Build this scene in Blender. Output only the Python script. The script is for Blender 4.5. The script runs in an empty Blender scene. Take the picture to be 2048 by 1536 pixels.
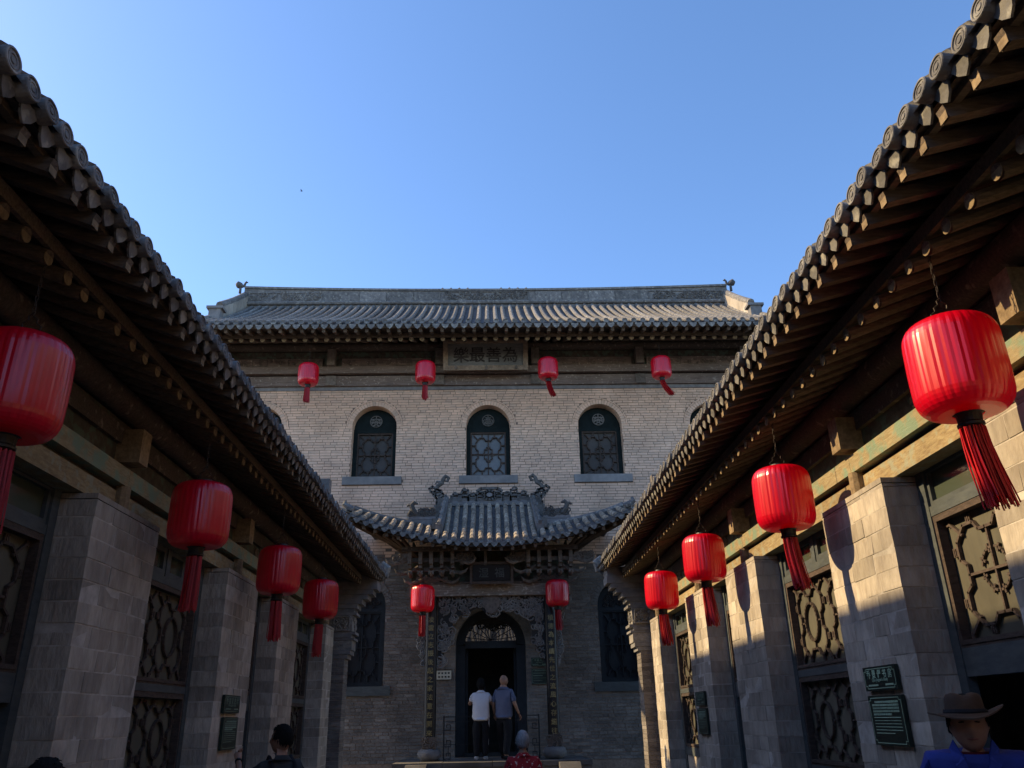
import bpy, math, random
from math import sin, cos, pi, radians, sqrt, atan2, exp
from mathutils import Matrix, Vector
from mathutils.geometry import tessellate_polygon
random.seed(7)
R = random.uniform
SC = bpy.context.scene
COL = SC.collection

# ------------------------------------------------------------------ camera
def camera():
    p, y, r = radians(22.6436), radians(1.8168), radians(1.1846)
    F = Vector((sin(y)*cos(p), cos(y)*cos(p), sin(p)))
    Rt = Vector((cos(y), -sin(y), 0)); U = Rt.cross(F)
    R2 = Rt*cos(r) - U*sin(r); U2 = Rt*sin(r) + U*cos(r)
    c = bpy.data.cameras.new('camera'); o = bpy.data.objects.new('camera', c); COL.objects.link(o)
    M = Matrix((R2, U2, -F)).transposed().to_4x4(); M.translation = (0, 0, 1.7)
    o.matrix_world = M
    c.sensor_fit = 'HORIZONTAL'; c.sensor_width = 36; c.lens = 36*1603.1/2048
    c.clip_start = .05; c.clip_end = 5000
    SC.camera = o
camera()

# ------------------------------------------------------------------ sky and sun
SUN = Vector((-1, .22, .67)).normalized()          # towards the sun: left, a little ahead
SUN_EL = math.asin(SUN.z)
SUN_ROT = atan2(SUN.x, SUN.y)
W = bpy.data.worlds.new('World'); SC.world = W; W.use_nodes = True
wn = W.node_tree.nodes; wl = W.node_tree.links
sky = wn.new('ShaderNodeTexSky'); sky.sky_type = 'NISHITA'; sky.sun_disc = False
sky.sun_elevation = SUN_EL; sky.sun_rotation = SUN_ROT
sky.altitude = 1500; sky.air_density = .9; sky.dust_density = 1.2; sky.ozone_density = 3.4
bg = wn['Background']; bg.inputs['Strength'].default_value = .15
hs_ = wn.new('ShaderNodeHueSaturation'); hs_.inputs['Saturation'].default_value = 1.17
wl.new(sky.outputs[0], hs_.inputs['Color']); wl.new(hs_.outputs[0], bg.inputs['Color'])
L = bpy.data.lights.new('sun', 'SUN'); L.energy = 2.4; L.angle = radians(.53); L.color = (1, .84, .52)
lo = bpy.data.objects.new('sun', L); COL.objects.link(lo)
lo.rotation_euler = SUN.to_track_quat('Z', 'Y').to_euler(); lo.location = (-20, 6, 25)
SC.view_settings.view_transform = 'Standard'; SC.view_settings.look = 'None'
SC.view_settings.exposure = 1.48; SC.view_settings.gamma = 1
SC.view_settings.use_white_balance = True; SC.view_settings.white_balance_temperature = 7900; SC.view_settings.white_balance_tint = 17
SC.render.engine = 'CYCLES'; SC.cycles.use_denoising = True
SC.cycles.max_bounces = 8; SC.cycles.diffuse_bounces = 5

# ------------------------------------------------------------------ materials
MATS = {}
def mat(name, c1, c2=None, scale=6, rough=.8, bump=.2, stretch=(1,1,1), tint=.2, stain=.25, spec=.3,
        metal=0, ramp=(.35,.65), detail=6, c3=None, s3=9, r3=(.55,.62), bscale=None, transl=0):
    m = bpy.data.materials.new(name); m.use_nodes = True
    N = m.node_tree.nodes; K = m.node_tree.links; b = N['Principled BSDF']
    tc = N.new('ShaderNodeTexCoord'); oi = N.new('ShaderNodeObjectInfo')
    at = N.new('ShaderNodeAttribute'); at.attribute_name = 'tint'
    ad = N.new('ShaderNodeMath'); ad.operation = 'ADD'
    K.new(oi.outputs['Random'], ad.inputs[0]); K.new(at.outputs['Fac'], ad.inputs[1])
    fr = N.new('ShaderNodeMath'); fr.operation = 'FRACT'; K.new(ad.outputs[0], fr.inputs[0])
    sc = N.new('ShaderNodeVectorMath'); sc.operation = 'SCALE'; sc.inputs['Scale'].default_value = 1
    cb = N.new('ShaderNodeCombineXYZ')
    mu = N.new('ShaderNodeMath'); mu.operation = 'MULTIPLY'; mu.inputs[1].default_value = 41.7; K.new(fr.outputs[0], mu.inputs[0])
    for i in range(3): K.new(mu.outputs[0], cb.inputs[i])
    va = N.new('ShaderNodeVectorMath'); va.operation = 'ADD'
    K.new(tc.outputs['Object'], va.inputs[0]); K.new(cb.outputs[0], va.inputs[1])
    vm = N.new('ShaderNodeVectorMath'); vm.operation = 'MULTIPLY'; vm.inputs[1].default_value = stretch
    K.new(va.outputs[0], vm.inputs[0])
    nz = N.new('ShaderNodeTexNoise'); nz.inputs['Scale'].default_value = scale; nz.inputs['Detail'].default_value = detail; nz.inputs['Roughness'].default_value = .65
    K.new(vm.outputs[0], nz.inputs['Vector'])
    rp = N.new('ShaderNodeValToRGB'); rp.color_ramp.elements[0].position = ramp[0]; rp.color_ramp.elements[1].position = ramp[1]
    c2 = c2 or tuple(x*.7 for x in c1)
    rp.color_ramp.elements[0].color = (*c2, 1); rp.color_ramp.elements[1].color = (*c1, 1)
    K.new(nz.outputs['Fac'], rp.inputs[0]); col = rp.outputs[0]
    if c3:
        n3 = N.new('ShaderNodeTexNoise'); n3.inputs['Scale'].default_value = s3; n3.inputs['Detail'].default_value = 5
        K.new(va.outputs[0], n3.inputs['Vector'])
        r_3 = N.new('ShaderNodeValToRGB'); r_3.color_ramp.elements[0].position = r3[0]; r_3.color_ramp.elements[1].position = r3[1]
        K.new(n3.outputs['Fac'], r_3.inputs[0])
        mx = N.new('ShaderNodeMix'); mx.data_type = 'RGBA'
        K.new(r_3.outputs[0], mx.inputs['Factor']); K.new(col, mx.inputs['A']); mx.inputs['B'].default_value = (*c3, 1)
        col = mx.outputs['Result']
    n2 = N.new('ShaderNodeTexNoise'); n2.inputs['Scale'].default_value = 1.3; n2.inputs['Detail'].default_value = 4
    K.new(tc.outputs['Object'], n2.inputs['Vector'])
    mr = N.new('ShaderNodeMapRange'); mr.inputs['From Min'].default_value = .3; mr.inputs['From Max'].default_value = .7
    mr.inputs['To Min'].default_value = 1 - stain; mr.inputs['To Max'].default_value = 1 + stain*.4
    K.new(n2.outputs['Fac'], mr.inputs['Value'])
    tr = N.new('ShaderNodeMapRange'); tr.inputs['To Min'].default_value = 1 - tint; tr.inputs['To Max'].default_value = 1 + tint
    K.new(fr.outputs[0], tr.inputs['Value'])
    pv = N.new('ShaderNodeMath'); pv.operation = 'MULTIPLY'; K.new(mr.outputs[0], pv.inputs[0]); K.new(tr.outputs[0], pv.inputs[1])
    hs = N.new('ShaderNodeHueSaturation'); K.new(col, hs.inputs['Color']); K.new(pv.outputs[0], hs.inputs['Value'])
    K.new(hs.outputs[0], b.inputs['Base Color'])
    b.inputs['Roughness'].default_value = rough; b.inputs['Metallic'].default_value = metal
    b.inputs['Specular IOR Level'].default_value = spec
    if bump:
        bp = N.new('ShaderNodeBump'); bp.inputs['Strength'].default_value = bump; bp.inputs['Distance'].default_value = .02
        if bscale:
            nb = N.new('ShaderNodeTexNoise'); nb.inputs['Scale'].default_value = bscale; nb.inputs['Detail'].default_value = 4
            K.new(vm.outputs[0], nb.inputs['Vector']); K.new(nb.outputs['Fac'], bp.inputs['Height'])
        else: K.new(nz.outputs['Fac'], bp.inputs['Height'])
        K.new(bp.outputs[0], b.inputs['Normal'])
    if name == 'red_fabric': b.inputs['Coat Weight'].default_value = .8; b.inputs['Coat Roughness'].default_value = .2
    if transl:
        t = N.new('ShaderNodeBsdfTranslucent'); K.new(hs.outputs[0], t.inputs['Color'])
        ms = N.new('ShaderNodeMixShader'); ms.inputs[0].default_value = transl
        K.new(b.outputs[0], ms.inputs[1]); K.new(t.outputs[0], ms.inputs[2]); K.new(ms.outputs[0], N['Material Output'].inputs['Surface'])
    MATS[name] = m
    return m
def glass(name, col, rough, ior):
    m = bpy.data.materials.new(name); m.use_nodes = True; b = m.node_tree.nodes['Principled BSDF']
    N = m.node_tree.nodes; K = m.node_tree.links
    b.inputs['Base Color'].default_value = (*col, 1); b.inputs['IOR'].default_value = ior
    nz = N.new('ShaderNodeTexNoise'); nz.inputs['Scale'].default_value = 9; nz.inputs['Detail'].default_value = 5
    tc = N.new('ShaderNodeTexCoord'); K.new(tc.outputs['Object'], nz.inputs['Vector'])
    mr = N.new('ShaderNodeMapRange'); mr.inputs['To Min'].default_value = rough*.5; mr.inputs['To Max'].default_value = rough*1.8
    K.new(nz.outputs['Fac'], mr.inputs['Value']); K.new(mr.outputs[0], b.inputs['Roughness'])
    n2 = N.new('ShaderNodeTexNoise'); n2.inputs['Scale'].default_value = 2.2; n2.inputs['Detail'].default_value = 1
    K.new(tc.outputs['Object'], n2.inputs['Vector'])
    bp = N.new('ShaderNodeBump'); bp.inputs['Strength'].default_value = .12; bp.inputs['Distance'].default_value = .02
    K.new(n2.outputs['Fac'], bp.inputs['Height']); K.new(bp.outputs[0], b.inputs['Normal'])
    MATS[name] = m

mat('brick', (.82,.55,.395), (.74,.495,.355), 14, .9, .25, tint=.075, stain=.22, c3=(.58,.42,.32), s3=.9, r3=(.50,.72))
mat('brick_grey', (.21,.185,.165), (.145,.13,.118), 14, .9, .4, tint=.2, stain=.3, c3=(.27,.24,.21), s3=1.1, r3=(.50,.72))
mat('mortar', (.40,.285,.215), (.28,.20,.155), 20, .95, .3, stain=.3)
mat('block', (.48,.425,.35), (.335,.29,.24), 7, .9, .7, stretch=(1.6,1.6,.5), tint=.24, stain=.36, c3=(.53,.48,.41), s3=2.2, r3=(.60,.75), bscale=16)
mat('joint', (.62,.57,.50), (.40,.36,.31), 8, .95, .3)
mat('tile', (.215,.207,.195), (.11,.107,.104), 9, .85, .5, tint=.22, stain=.2, c3=(.30,.29,.255), s3=14, r3=(.56,.66))
mat('tile_old', (.42,.36,.285), (.24,.205,.165), 10, .9, .6, tint=.25, stain=.2, c3=(.50,.44,.34), s3=13, r3=(.54,.66))
mat('tile_dark', (.13,.13,.132), (.075,.075,.078), 9, .85, .4, tint=.2)
mat('grey_stone', (.235,.23,.225), (.155,.15,.147), 6, .85, .3, tint=.12, stain=.2)
mat('blue_stone', (.27,.265,.255), (.20,.197,.19), 5, .85, .2, tint=.1, stain=.2)
mat('carved_dark', (.17,.16,.145), (.09,.085,.078), 12, .9, .6, tint=.15)
mat('carved', (.30,.28,.25), (.17,.16,.145), 12, .9, .6, tint=.15)
mat('wood_rafter', (.18,.132,.096), (.085,.063,.047), 9, .85, .4, stretch=(1,6,6), tint=.25, stain=.25)
mat('lintel_worn', (.34,.275,.21), (.17,.13,.10), 9, .9, .5, stretch=(.5,7,7), tint=.1, c3=(.46,.40,.33), s3=15, r3=(.56,.66))
mat('wood_end', (.31,.225,.135), (.17,.12,.072), 22, .85, .3, tint=.2, stain=.2)
mat('wood_brown', (.125,.096,.078), (.065,.05,.041), 8, .85, .4, stretch=(1,7,7), tint=.2, c3=(.24,.19,.15), s3=13, r3=(.6,.7))
mat('wood_beam_x', (.28,.21,.175), (.15,.11,.09), 7, .85, .4, stretch=(.5,7,7), tint=.2, c3=(.42,.35,.29), s3=16, r3=(.60,.70))
mat('wood_carved', (.215,.175,.145), (.115,.094,.078), 14, .85, .5, tint=.2)
mat('paint_green', (.36,.30,.18), (.26,.20,.11), 10, .8, .3, stretch=(5,1,5), tint=.12, stain=.2, c3=(.20,.28,.20), s3=6, r3=(.47,.58))
mat('paint_ochre', (.40,.31,.17), (.25,.175,.095), 10, .8, .35, stretch=(4,1,4), tint=.12, stain=.3, c3=(.32,.31,.22), s3=10, r3=(.52,.62))
mat('paint_dark', (.10,.085,.065), (.055,.045,.035), 10, .85, .3, tint=.2, c3=(.085,.115,.085), s3=9, r3=(.5,.6))
mat('frame', (.085,.10,.10), (.055,.066,.07), 7, .6, .15, stretch=(1,1,3), tint=.1, stain=.2, spec=.35)
mat('frame_dark', (.022,.028,.034), (.014,.018,.022), 7, .65, .15, tint=.1, spec=.3)
mat('arch_green', (.012,.023,.024), (.007,.014,.015), 8, .8, .15, tint=.1, spec=.15)
mat('lattice', (.10,.072,.058), (.055,.04,.033), 14, .8, .4, stretch=(1,1,3), tint=.15)
mat('lattice_dark', (.05,.042,.04), (.03,.026,.026), 14, .8, .3, tint=.15)
mat('dusty_board', (.125,.117,.085), (.085,.08,.06), 4, .75, .1, stretch=(1,1,.3), tint=.1, stain=.3)
mat('pale_pane', (.19,.21,.22), (.14,.155,.165), 4, .35, .05, tint=.1, stain=.2)
mat('black_lacquer', (.012,.012,.013), (.008,.008,.009), 8, .45, .1, spec=.4)
mat('gold', (.38,.30,.13), (.27,.21,.09), 20, .5, .2, spec=.4)
mat('red_fabric', (.90,.004,.030), (.80,.003,.025), 9, .34, .05, stretch=(1,1,.2), tint=.06, stain=.12, spec=.6, transl=.35)
mat('red_thread', (.46,.004,.010), (.34,.003,.008), 30, .5, 0, tint=.08, stain=.1, spec=.4)
mat('black_metal', (.018,.018,.018), (.012,.012,.012), 10, .5, .1, spec=.4)
mat('rust_chain', (.07,.055,.045), (.04,.03,.025), 30, .6, .2, metal=.6)
mat('sign_green', (.010,.030,.022), (.008,.022,.017), 8, .4, .05, spec=.4)
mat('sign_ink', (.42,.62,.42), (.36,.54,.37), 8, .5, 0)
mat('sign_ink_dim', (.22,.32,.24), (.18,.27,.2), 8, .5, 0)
mat('white_sign', (.55,.53,.44), (.46,.44,.36), 8, .5, .05)
mat('dark_ink', (.03,.03,.03), None, 8, .6, 0)
mat('plaque_slate', (.21,.205,.19), (.14,.137,.127), 10, .8, .3, stretch=(1,1,6))
mat('plaque_frame', (.30,.22,.155), (.17,.125,.09), 12, .8, .4, tint=.15)
mat('iron', (.022,.022,.024), (.014,.014,.015), 12, .5, .15, spec=.4)
mat('paving', (.13,.125,.12), (.085,.082,.078), 4, .9, .3, stain=.3)
mat('dark_room', (.05,.045,.04), (.03,.028,.025), 4, .9, .1)
mat('plaster', (.36,.32,.28), (.27,.24,.21), 4, .9, .2, stain=.3)
mat('skin', (.36,.195,.13), (.28,.145,.095), 12, .55, .08, tint=.03, stain=.1, spec=.35)
mat('hair_black', (.012,.011,.011), (.006,.006,.006), 60, .8, .6, stretch=(1,1,.15), tint=.05, spec=.12)
mat('hair_grey', (.34,.34,.345), (.17,.17,.175), 70, .6, .7, stretch=(1,1,.12), tint=.05)
mat('cloth_white', (.62,.63,.66), (.55,.56,.60), 5, .9, .5, tint=.03, stain=.12, bscale=7)
mat('cloth_blue', (.105,.125,.19), (.08,.095,.15), 6, .9, .5, tint=.03, stain=.15, bscale=7)
mat('cloth_black', (.012,.013,.017), (.008,.009,.012), 6, .9, .5, bscale=8)
mat('cloth_grey', (.045,.052,.055), (.034,.04,.043), 6, .9, .5, bscale=8)
mat('cloth_royal', (.012,.045,.30), (.008,.03,.20), 6, .75, .5, bscale=9, tint=.03)
mat('cloth_maroon', (.10,.010,.014), (.07,.007,.01), 6, .9, .4, bscale=9)
mat('cloth_flower', (.40,.022,.028), (.30,.014,.02), 8, .85, .4, tint=.03, c3=(.62,.48,.42), s3=30, r3=(.60,.64))
mat('lip', (.20,.075,.06), (.17,.06,.05), 20, .5, .05)
mat('felt_brown', (.075,.042,.026), (.05,.028,.018), 16, .9, .3, tint=.03)
mat('shoe_white', (.6,.6,.6), (.45,.45,.45), 9, .6, .1)
glass('glass_dark', (.012,.014,.013), .07, 1.5)
glass('glass_fan', (.012,.013,.012), .02, 2.6)
glass('glass_green', (.06,.075,.055), .12, 1.55)

# ------------------------------------------------------------------ mesh helpers
class MB:
    def __init__(s): s.v = []; s.f = []; s.t = []
    def add(s, vs, fs, tint=0.):
        n = len(s.v); s.v += [tuple(p) for p in vs]; s.f += [tuple(i + n for i in f) for f in fs]; s.t += [tint]*len(vs)
    def box(s, x0, x1, y0, y1, z0, z1, tint=0., skip=''):
        if x0 > x1: x0, x1 = x1, x0
        vs = [(x0,y0,z0),(x1,y0,z0),(x1,y1,z0),(x0,y1,z0),(x0,y0,z1),(x1,y0,z1),(x1,y1,z1),(x0,y1,z1)]
        fs = [(0,3,2,1),(4,5,6,7),(0,1,5,4),(1,2,6,5),(2,3,7,6),(3,0,4,7)]
        s.add(vs, fs, tint); return s
    def obox(s, c, ax, ay, az, tint=0.):
        c, ax, ay, az = map(Vector, (c, ax, ay, az))
        vs = [c + ax*i + ay*j + az*k for k in (-1,1) for i, j in ((-1,-1),(1,-1),(1,1),(-1,1))]
        s.add(vs, [(0,3,2,1),(4,5,6,7),(0,1,5,4),(1,2,6,5),(2,3,7,6),(3,0,4,7)], tint); return s
    def bar(s, a, b, w, h, up=(0,0,1), tint=0.):
        a, b, up = Vector(a), Vector(b), Vector(up); d = b - a
        if d.length < 1e-6: return s
        sd = d.cross(up)
        if sd.length < 1e-6: sd = d.cross(Vector((1,0,0)))
        sd.normalize(); u = sd.cross(d).normalized()
        return s.obox((a+b)/2, d/2, sd*w/2, u*h/2, tint)
    def prism(s, pts, n, tint=0.):
        """closed polygon pts (3D, planar) pushed along vector n"""
        pts = [Vector(p) for p in pts]; n = Vector(n); k = len(pts)
        tri = tessellate_polygon([pts])
        vs = pts + [p + n for p in pts]
        fs = [tuple(t) for t in tri] + [tuple(i + k for i in reversed(t)) for t in tri]
        fs += [(i, (i+1) % k, (i+1) % k + k, i + k) for i in range(k)]
        s.add(vs, fs, tint); return s
    def tube(s, path, r, n=6, closed=False, cap=True, flat=1.0, tint=0.):
        path = [Vector(p) for p in path]; k = len(path)
        rs = r if isinstance(r, (list, tuple)) else [r]*k
        up = Vector((0,0,1)); vs = []; prev = None
        for i, p in enumerate(path):
            if closed: d = path[(i+1) % k] - path[i-1]
            else: d = path[min(i+1, k-1)] - path[max(i-1, 0)]
            if d.length < 1e-9: d = Vector((0,0,1))
            d.normalize()
            if prev is None:
                a = d.cross(up)
                if a.length < .05: a = d.cross(Vector((0,1,0)))
            else: a = prev - d*prev.dot(d)
            a.normalize(); prev = a; b = d.cross(a)
            for j in range(n):
                t = 2*pi*j/n
                vs.append(p + (a*cos(t) + b*sin(t)*flat)*rs[i])
        fs = []
        for i in range(k if closed else k-1):
            i2 = (i+1) % k
            for j in range(n):
                j2 = (j+1) % n
                fs.append((i*n+j, i*n+j2, i2*n+j2, i2*n+j))
        if cap and not closed:
            fs.append(tuple(range(n))[::-1]); fs.append(tuple((k-1)*n + j for j in range(n)))
        s.add(vs, fs, tint); return s
    def lathe(s, prof, c=(0,0,0), n=16, tint=0., M=None):
        """profile [(r,z)], axis z through c (or matrix M)"""
        vs = []; fs = []; k = len(prof)
        for r, z in prof:
            for j in range(n):
                p = Vector((r*cos(2*pi*j/n), r*sin(2*pi*j/n), z))
                vs.append(M @ p if M else p + Vector(c))
        for i in range(k-1):
            for j in range(n):
                j2 = (j+1) % n; fs.append((i*n+j, i*n+j2, (i+1)*n+j2, (i+1)*n+j))
        if prof[0][0] > 1e-4: fs.append(tuple(range(n))[::-1])
        if prof[-1][0] > 1e-4: fs.append(tuple((k-1)*n+j for j in range(n)))
        s.add(vs, fs, tint); return s
    def grid(s, rows):
        """rows of equal length points -> sheet"""
        n = len(rows[0]); vs = [p for r in rows for p in r]
        s.add(vs, [(i*n+j, i*n+j+1, (i+1)*n+j+1, (i+1)*n+j) for i in range(len(rows)-1) for j in range(n-1)]); return s
    def mesh(s, name, m, smooth=False):
        me = bpy.data.meshes.new(name); me.from_pydata([tuple(p) for p in s.v], [], s.f); me.update()
        if any(s.t):
            a = me.attributes.new('tint', 'FLOAT', 'POINT'); a.data.foreach_set('value', s.t)
        if m: me.materials.append(MATS[m])
        if smooth:
            me.polygons.foreach_set('use_smooth', [True]*len(me.polygons)); me.set_sharp_from_angle(angle=1.0)
        return me
    def build(s, name, m, parent=None, smooth=False): return place(name, s.mesh(name, m, smooth), parent)

def place(name, me, parent=None, M=None):
    o = bpy.data.objects.new(name, me); COL.objects.link(o)
    if parent is not None:
        o.parent = parent
        if parent.type == 'EMPTY': o.matrix_parent_inverse = Matrix.Translation(-Vector(parent.location))
    if M is not None: o.matrix_basis = M
    return o
def tag(o, label, cat, group=None):
    o['label'] = label; o['category'] = cat
    if group: o['group'] = group
    return o
def thing(name, loc, label, cat, group=None):
    o = bpy.data.objects.new(name, None); COL.objects.link(o); o.location = loc; o.empty_display_size = .2
    return tag(o, label, cat, group)
def T(x, y, z): return Matrix.Translation((x, y, z))
def smooth_by_angle(o, a=.6):
    me = o.data; me.polygons.foreach_set('use_smooth', [True]*len(me.polygons))
    me.set_sharp_from_angle(angle=a); return o

GLY = {}
def glyph_mesh(ch, size, ex, m):
    key = (ch, size, ex, m)
    if key in GLY: return GLY[key]
    c = bpy.data.curves.new('glyph', 'FONT'); c.body = ch; c.size = size; c.extrude = ex
    c.align_x = 'CENTER'; c.align_y = 'CENTER'; c.resolution_u = 2; c.offset = size*.010
    o = bpy.data.objects.new('glyph', c); COL.objects.link(o); bpy.context.view_layer.update()
    me = bpy.data.meshes.new_from_object(o.evaluated_get(bpy.context.evaluated_depsgraph_get()))
    COL.objects.unlink(o); bpy.data.objects.remove(o)
    xs = [v.co.x for v in me.vertices]; ys = [v.co.y for v in me.vertices]
    if xs: me.transform(Matrix.Translation((-(min(xs)+max(xs))/2, -(min(ys)+max(ys))/2, 0)))
    me.materials.clear(); me.materials.append(MATS[m]); GLY[key] = me
    return me
def frame3(o, ex, ey, ez):
    M = Matrix((Vector(ex).normalized(), Vector(ey).normalized(), Vector(ez).normalized())).transposed().to_4x4()
    M.translation = o; return M
# plane frames: text/lattice drawn in (u right, v up), third axis = towards the viewer
def FR_back(x, y, z): return frame3((x, y, z), (1,0,0), (0,0,1), (0,-1,0))
def FR_side(s, x, y, z): return frame3((x, y, z), (0,-s,0), (0,0,1), (-s,0,0))   # s=+1: right wing, seen from the court

class LP:
    """flat pattern builder in a plane frame (u, v, towards viewer)"""
    def __init__(s, M): s.M = M; s.b = MB()
    def bar(s, a, c, w, d, off=0):
        a, c = Vector(a), Vector(c); dr = c - a; L_ = dr.length
        if L_ < 1e-6: return
        dr /= L_; pn = Vector((-dr.y, dr.x)); e = dr*w*.3
        q = [a - e + pn*w/2, a - e - pn*w/2, c + e - pn*w/2, c + e + pn*w/2]
        vs = [s.M @ Vector((p.x, p.y, off)) for p in q] + [s.M @ Vector((p.x, p.y, off + d)) for p in q]
        s.b.add(vs, [(3,2,1,0),(4,5,6,7),(0,1,5,4),(1,2,6,5),(2,3,7,6),(3,0,4,7)])
    def poly(s, pts, w, d, off=0, closed=True):
        for i in range(len(pts) if closed else len(pts)-1): s.bar(pts[i], pts[(i+1) % len(pts)], w, d, off)
    def rect(s, u0, u1, v0, v1, d, off=0):
        vs = [s.M @ Vector(p) for p in ((u0,v0,off),(u1,v0,off),(u1,v1,off),(u0,v1,off),(u0,v0,off+d),(u1,v0,off+d),(u1,v1,off+d),(u0,v1,off+d))]
        s.b.add(vs, [(3,2,1,0),(4,5,6,7),(0,1,5,4),(1,2,6,5),(2,3,7,6),(3,0,4,7)])
    def frame(s, u0, u1, v0, v1, w, d, off=0):
        s.rect(u0, u1, v0, v0+w, d, off); s.rect(u0, u1, v1-w, v1, d, off)
        s.rect(u0, u0+w, v0+w, v1-w, d*.98, off); s.rect(u1-w, u1, v0+w, v1-w, d*.98, off)
    def tube(s, pts, r, n=5, closed=False): s.b.tube([s.M @ Vector((p[0], p[1], p[2] if len(p) > 2 else 0)) for p in pts], r, n, closed)
    def shape(s, pts, d, off=0):
        P = [s.M @ Vector((p[0], p[1], off)) for p in pts]; s.b.prism(P, (s.M.to_3x3() @ Vector((0,0,d))))
    def build(s, name, m, parent): return s.b.build(name, m, parent)

def notched(a, b):
    q = [(0,.66),(.17,.66),(.27,.80),(.52,.80),(.76,.56),(.76,.26),(.62,.16),(.62,0)]
    f = q + [(x,-y) for x, y in reversed(q[:-1])] + [(-x,-y) for x, y in q[1:]] + [(-x,y) for x, y in reversed(q[1:-1])]
    return [(x*a, y*b) for x, y in f]
def shift(pts, u, v): return [(p[0]+u, p[1]+v) for p in pts]
def oval(a, b, n=20): return [(a*cos(2*pi*i/n), b*sin(2*pi*i/n)) for i in range(n)]
def spiral(cx, cy, r, turns, a0, sgn=1, n=14, z=0):
    return [(cx + r*(1-.85*i/n)*cos(a0 + sgn*turns*2*pi*i/n), cy + r*(1-.85*i/n)*sin(a0 + sgn*turns*2*pi*i/n), z) for i in range(n+1)]
def inside(p, poly):
    x, y = p; c = False
    for i in range(len(poly)):
        x0, y0 = poly[i-1]; x1, y1 = poly[i]
        if (y0 > y) != (y1 > y) and x < (x1-x0)*(y-y0)/(y1-y0) + x0: c = not c
    return c

def scrollwork(lp, poly, count, r0, r1, th, z=.0):
    xs = [p[0] for p in poly]; ys = [p[1] for p in poly]; done = 0; tries = 0
    while done < count and tries < count*30:
        tries += 1
        c = (R(min(xs), max(xs)), R(min(ys), max(ys)))
        if not inside(c, poly): continue
        r = R(r0, r1)
        lp.tube(spiral(c[0], c[1], r, R(.9, 1.7), R(0, 6.28), random.choice((-1, 1)), 10, z + R(0, th)), [th*(1-.05*i) for i in range(11)], 4)
        done += 1

# ------------------------------------------------------------------ ground
gb = MB(); gb.box(-300, 300, -300, 300, -.5, 0)
g = gb.build('ground', 'paving'); g['kind'] = 'structure'

# ================================================================== two-storey hall at the end of the court
WY = 19.2
hall = thing('brick_hall', (0, WY, 0), 'two-storey pale brick hall with arched windows and tiled roof at the court end', 'building')
UPW = [-5.77, -2.89, -.02, 2.83, 5.70]; UH, USILL, USPR = .555, 7.26, 8.58
LOW = [(-2.98, .55, 2.42, 4.16), (3.05, .55, 2.42, 4.10)]
OPEN = [(c, UH, USILL, USPR) for c in UPW] + LOW + [(.0, .80, .94, 3.26)]   # centre, half width, bottom, spring
def arch(c, h, z0, zs, n=18):
    return [(c-h, z0), (c+h, z0)] + [(c + h*cos(pi*i/n), zs + h*sin(pi*i/n)) for i in range(n+1)]
# mortar backing with real openings
m = MB()
loops = [[(-8.0,0),(8.0,0),(8.0,9.7),(-8.0,9.7)]] + [arch(*o) for o in OPEN]
flat = [p for l in loops for p in l]
tri = tessellate_polygon([[Vector((x, z, 0)) for x, z in l] for l in loops])
m.add([(x, WY+.012, z) for x, z in flat], tri)
wall = m.build('wall', 'mortar', hall)
for o in OPEN:                                               # brick reveals of the openings
    m = MB(); a = arch(*o); k = len(a)
    m.add([(x, WY+.002, z) for x, z in a] + [(x, WY+.42, z) for x, z in a], [(i, (i+1) % k, (i+1) % k+k, i+k) for i in range(k)])
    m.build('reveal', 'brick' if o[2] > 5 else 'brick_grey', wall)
m = MB()                                                     # side and rear walls, floors
m.box(-8, -7.6, WY+.4, 24.4, 0, 9.7); m.box(7.6, 8, WY+.4, 24.4, 0, 9.7); m.box(-8, 8, 24.4, 24.8, 0, 9.7)
m.build('outer_walls', 'plaster', hall)['kind'] = 'stuff'
MB().box(-7.6, 7.6, WY+.45, 24.4, 5.2, 5.4).build('upper_floor', 'dark_room', hall)
MB().box(-7.6, 7.6, WY+.43, 24.4, .1, .93).build('ground_floor', 'dark_room', hall)
MB().box(-7.59, 7.59, 22.0, 22.1, .93, 9.7).build('inner_wall', 'dark_room', hall)

# bricks
CH, BL, JT = .0705, .275, .0115
RING = .165
def cuts(z0, z1):
    zm = (z0+z1)/2; out = []
    for c, h, b, s in OPEN:
        pad = RING if c in UPW or (c, h, b, s) in LOW else .15
        if b - .005 < zm < s: w = h + .002
        elif s <= zm < s + h + pad: w = sqrt(max(0, (h+pad)**2 - (zm-s)**2))
        else: continue
        out.append((c-w, c+w))
    for c in UPW:
        if USILL-.205 < zm < USILL: out.append((c-.73, c+.73))
    return sorted(out)
allb = []
ci = 0; z = .0
while z < 9.55:
    z1 = z + CH - JT
    lim = 6.9 if z > 2.4 else 5.0
    iv = []; x = -lim
    for a, b in cuts(z, z1):
        if a > x: iv.append((x, a))
        x = max(x, b)
    if x < lim: iv.append((x, lim))
    if z > .8:
        for a, b in iv:
            off = (ci % 2)*BL/2 + R(-.02, .02); x = -7 + off
            while x < b:
                L_ = random.choice((BL, BL, BL, BL, BL*.5, BL*.62)) + R(-.012, .012)
                x0, x1 = max(x, a), min(x + L_ - JT, b)
                if x1 - x0 > .03: allb.append((x0, x1, z + R(-.002,.002), z1 + R(-.002,.002), R(-.005, .004)))
                x += L_
    z += CH; ci += 1
full = sorted([b for b in allb if b[1]-b[0] > .2 and 6.8 < b[2] < 9.5 and abs(b[0]) < 4.6], key=lambda b: abs(b[0]) + 2*abs(b[2]-8.2))[:300]
fs = set(id(b) for b in full)
bm_ = MB().box(-.5, .5, 0, .03, -.5, .5).mesh('brick', 'brick')
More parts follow.
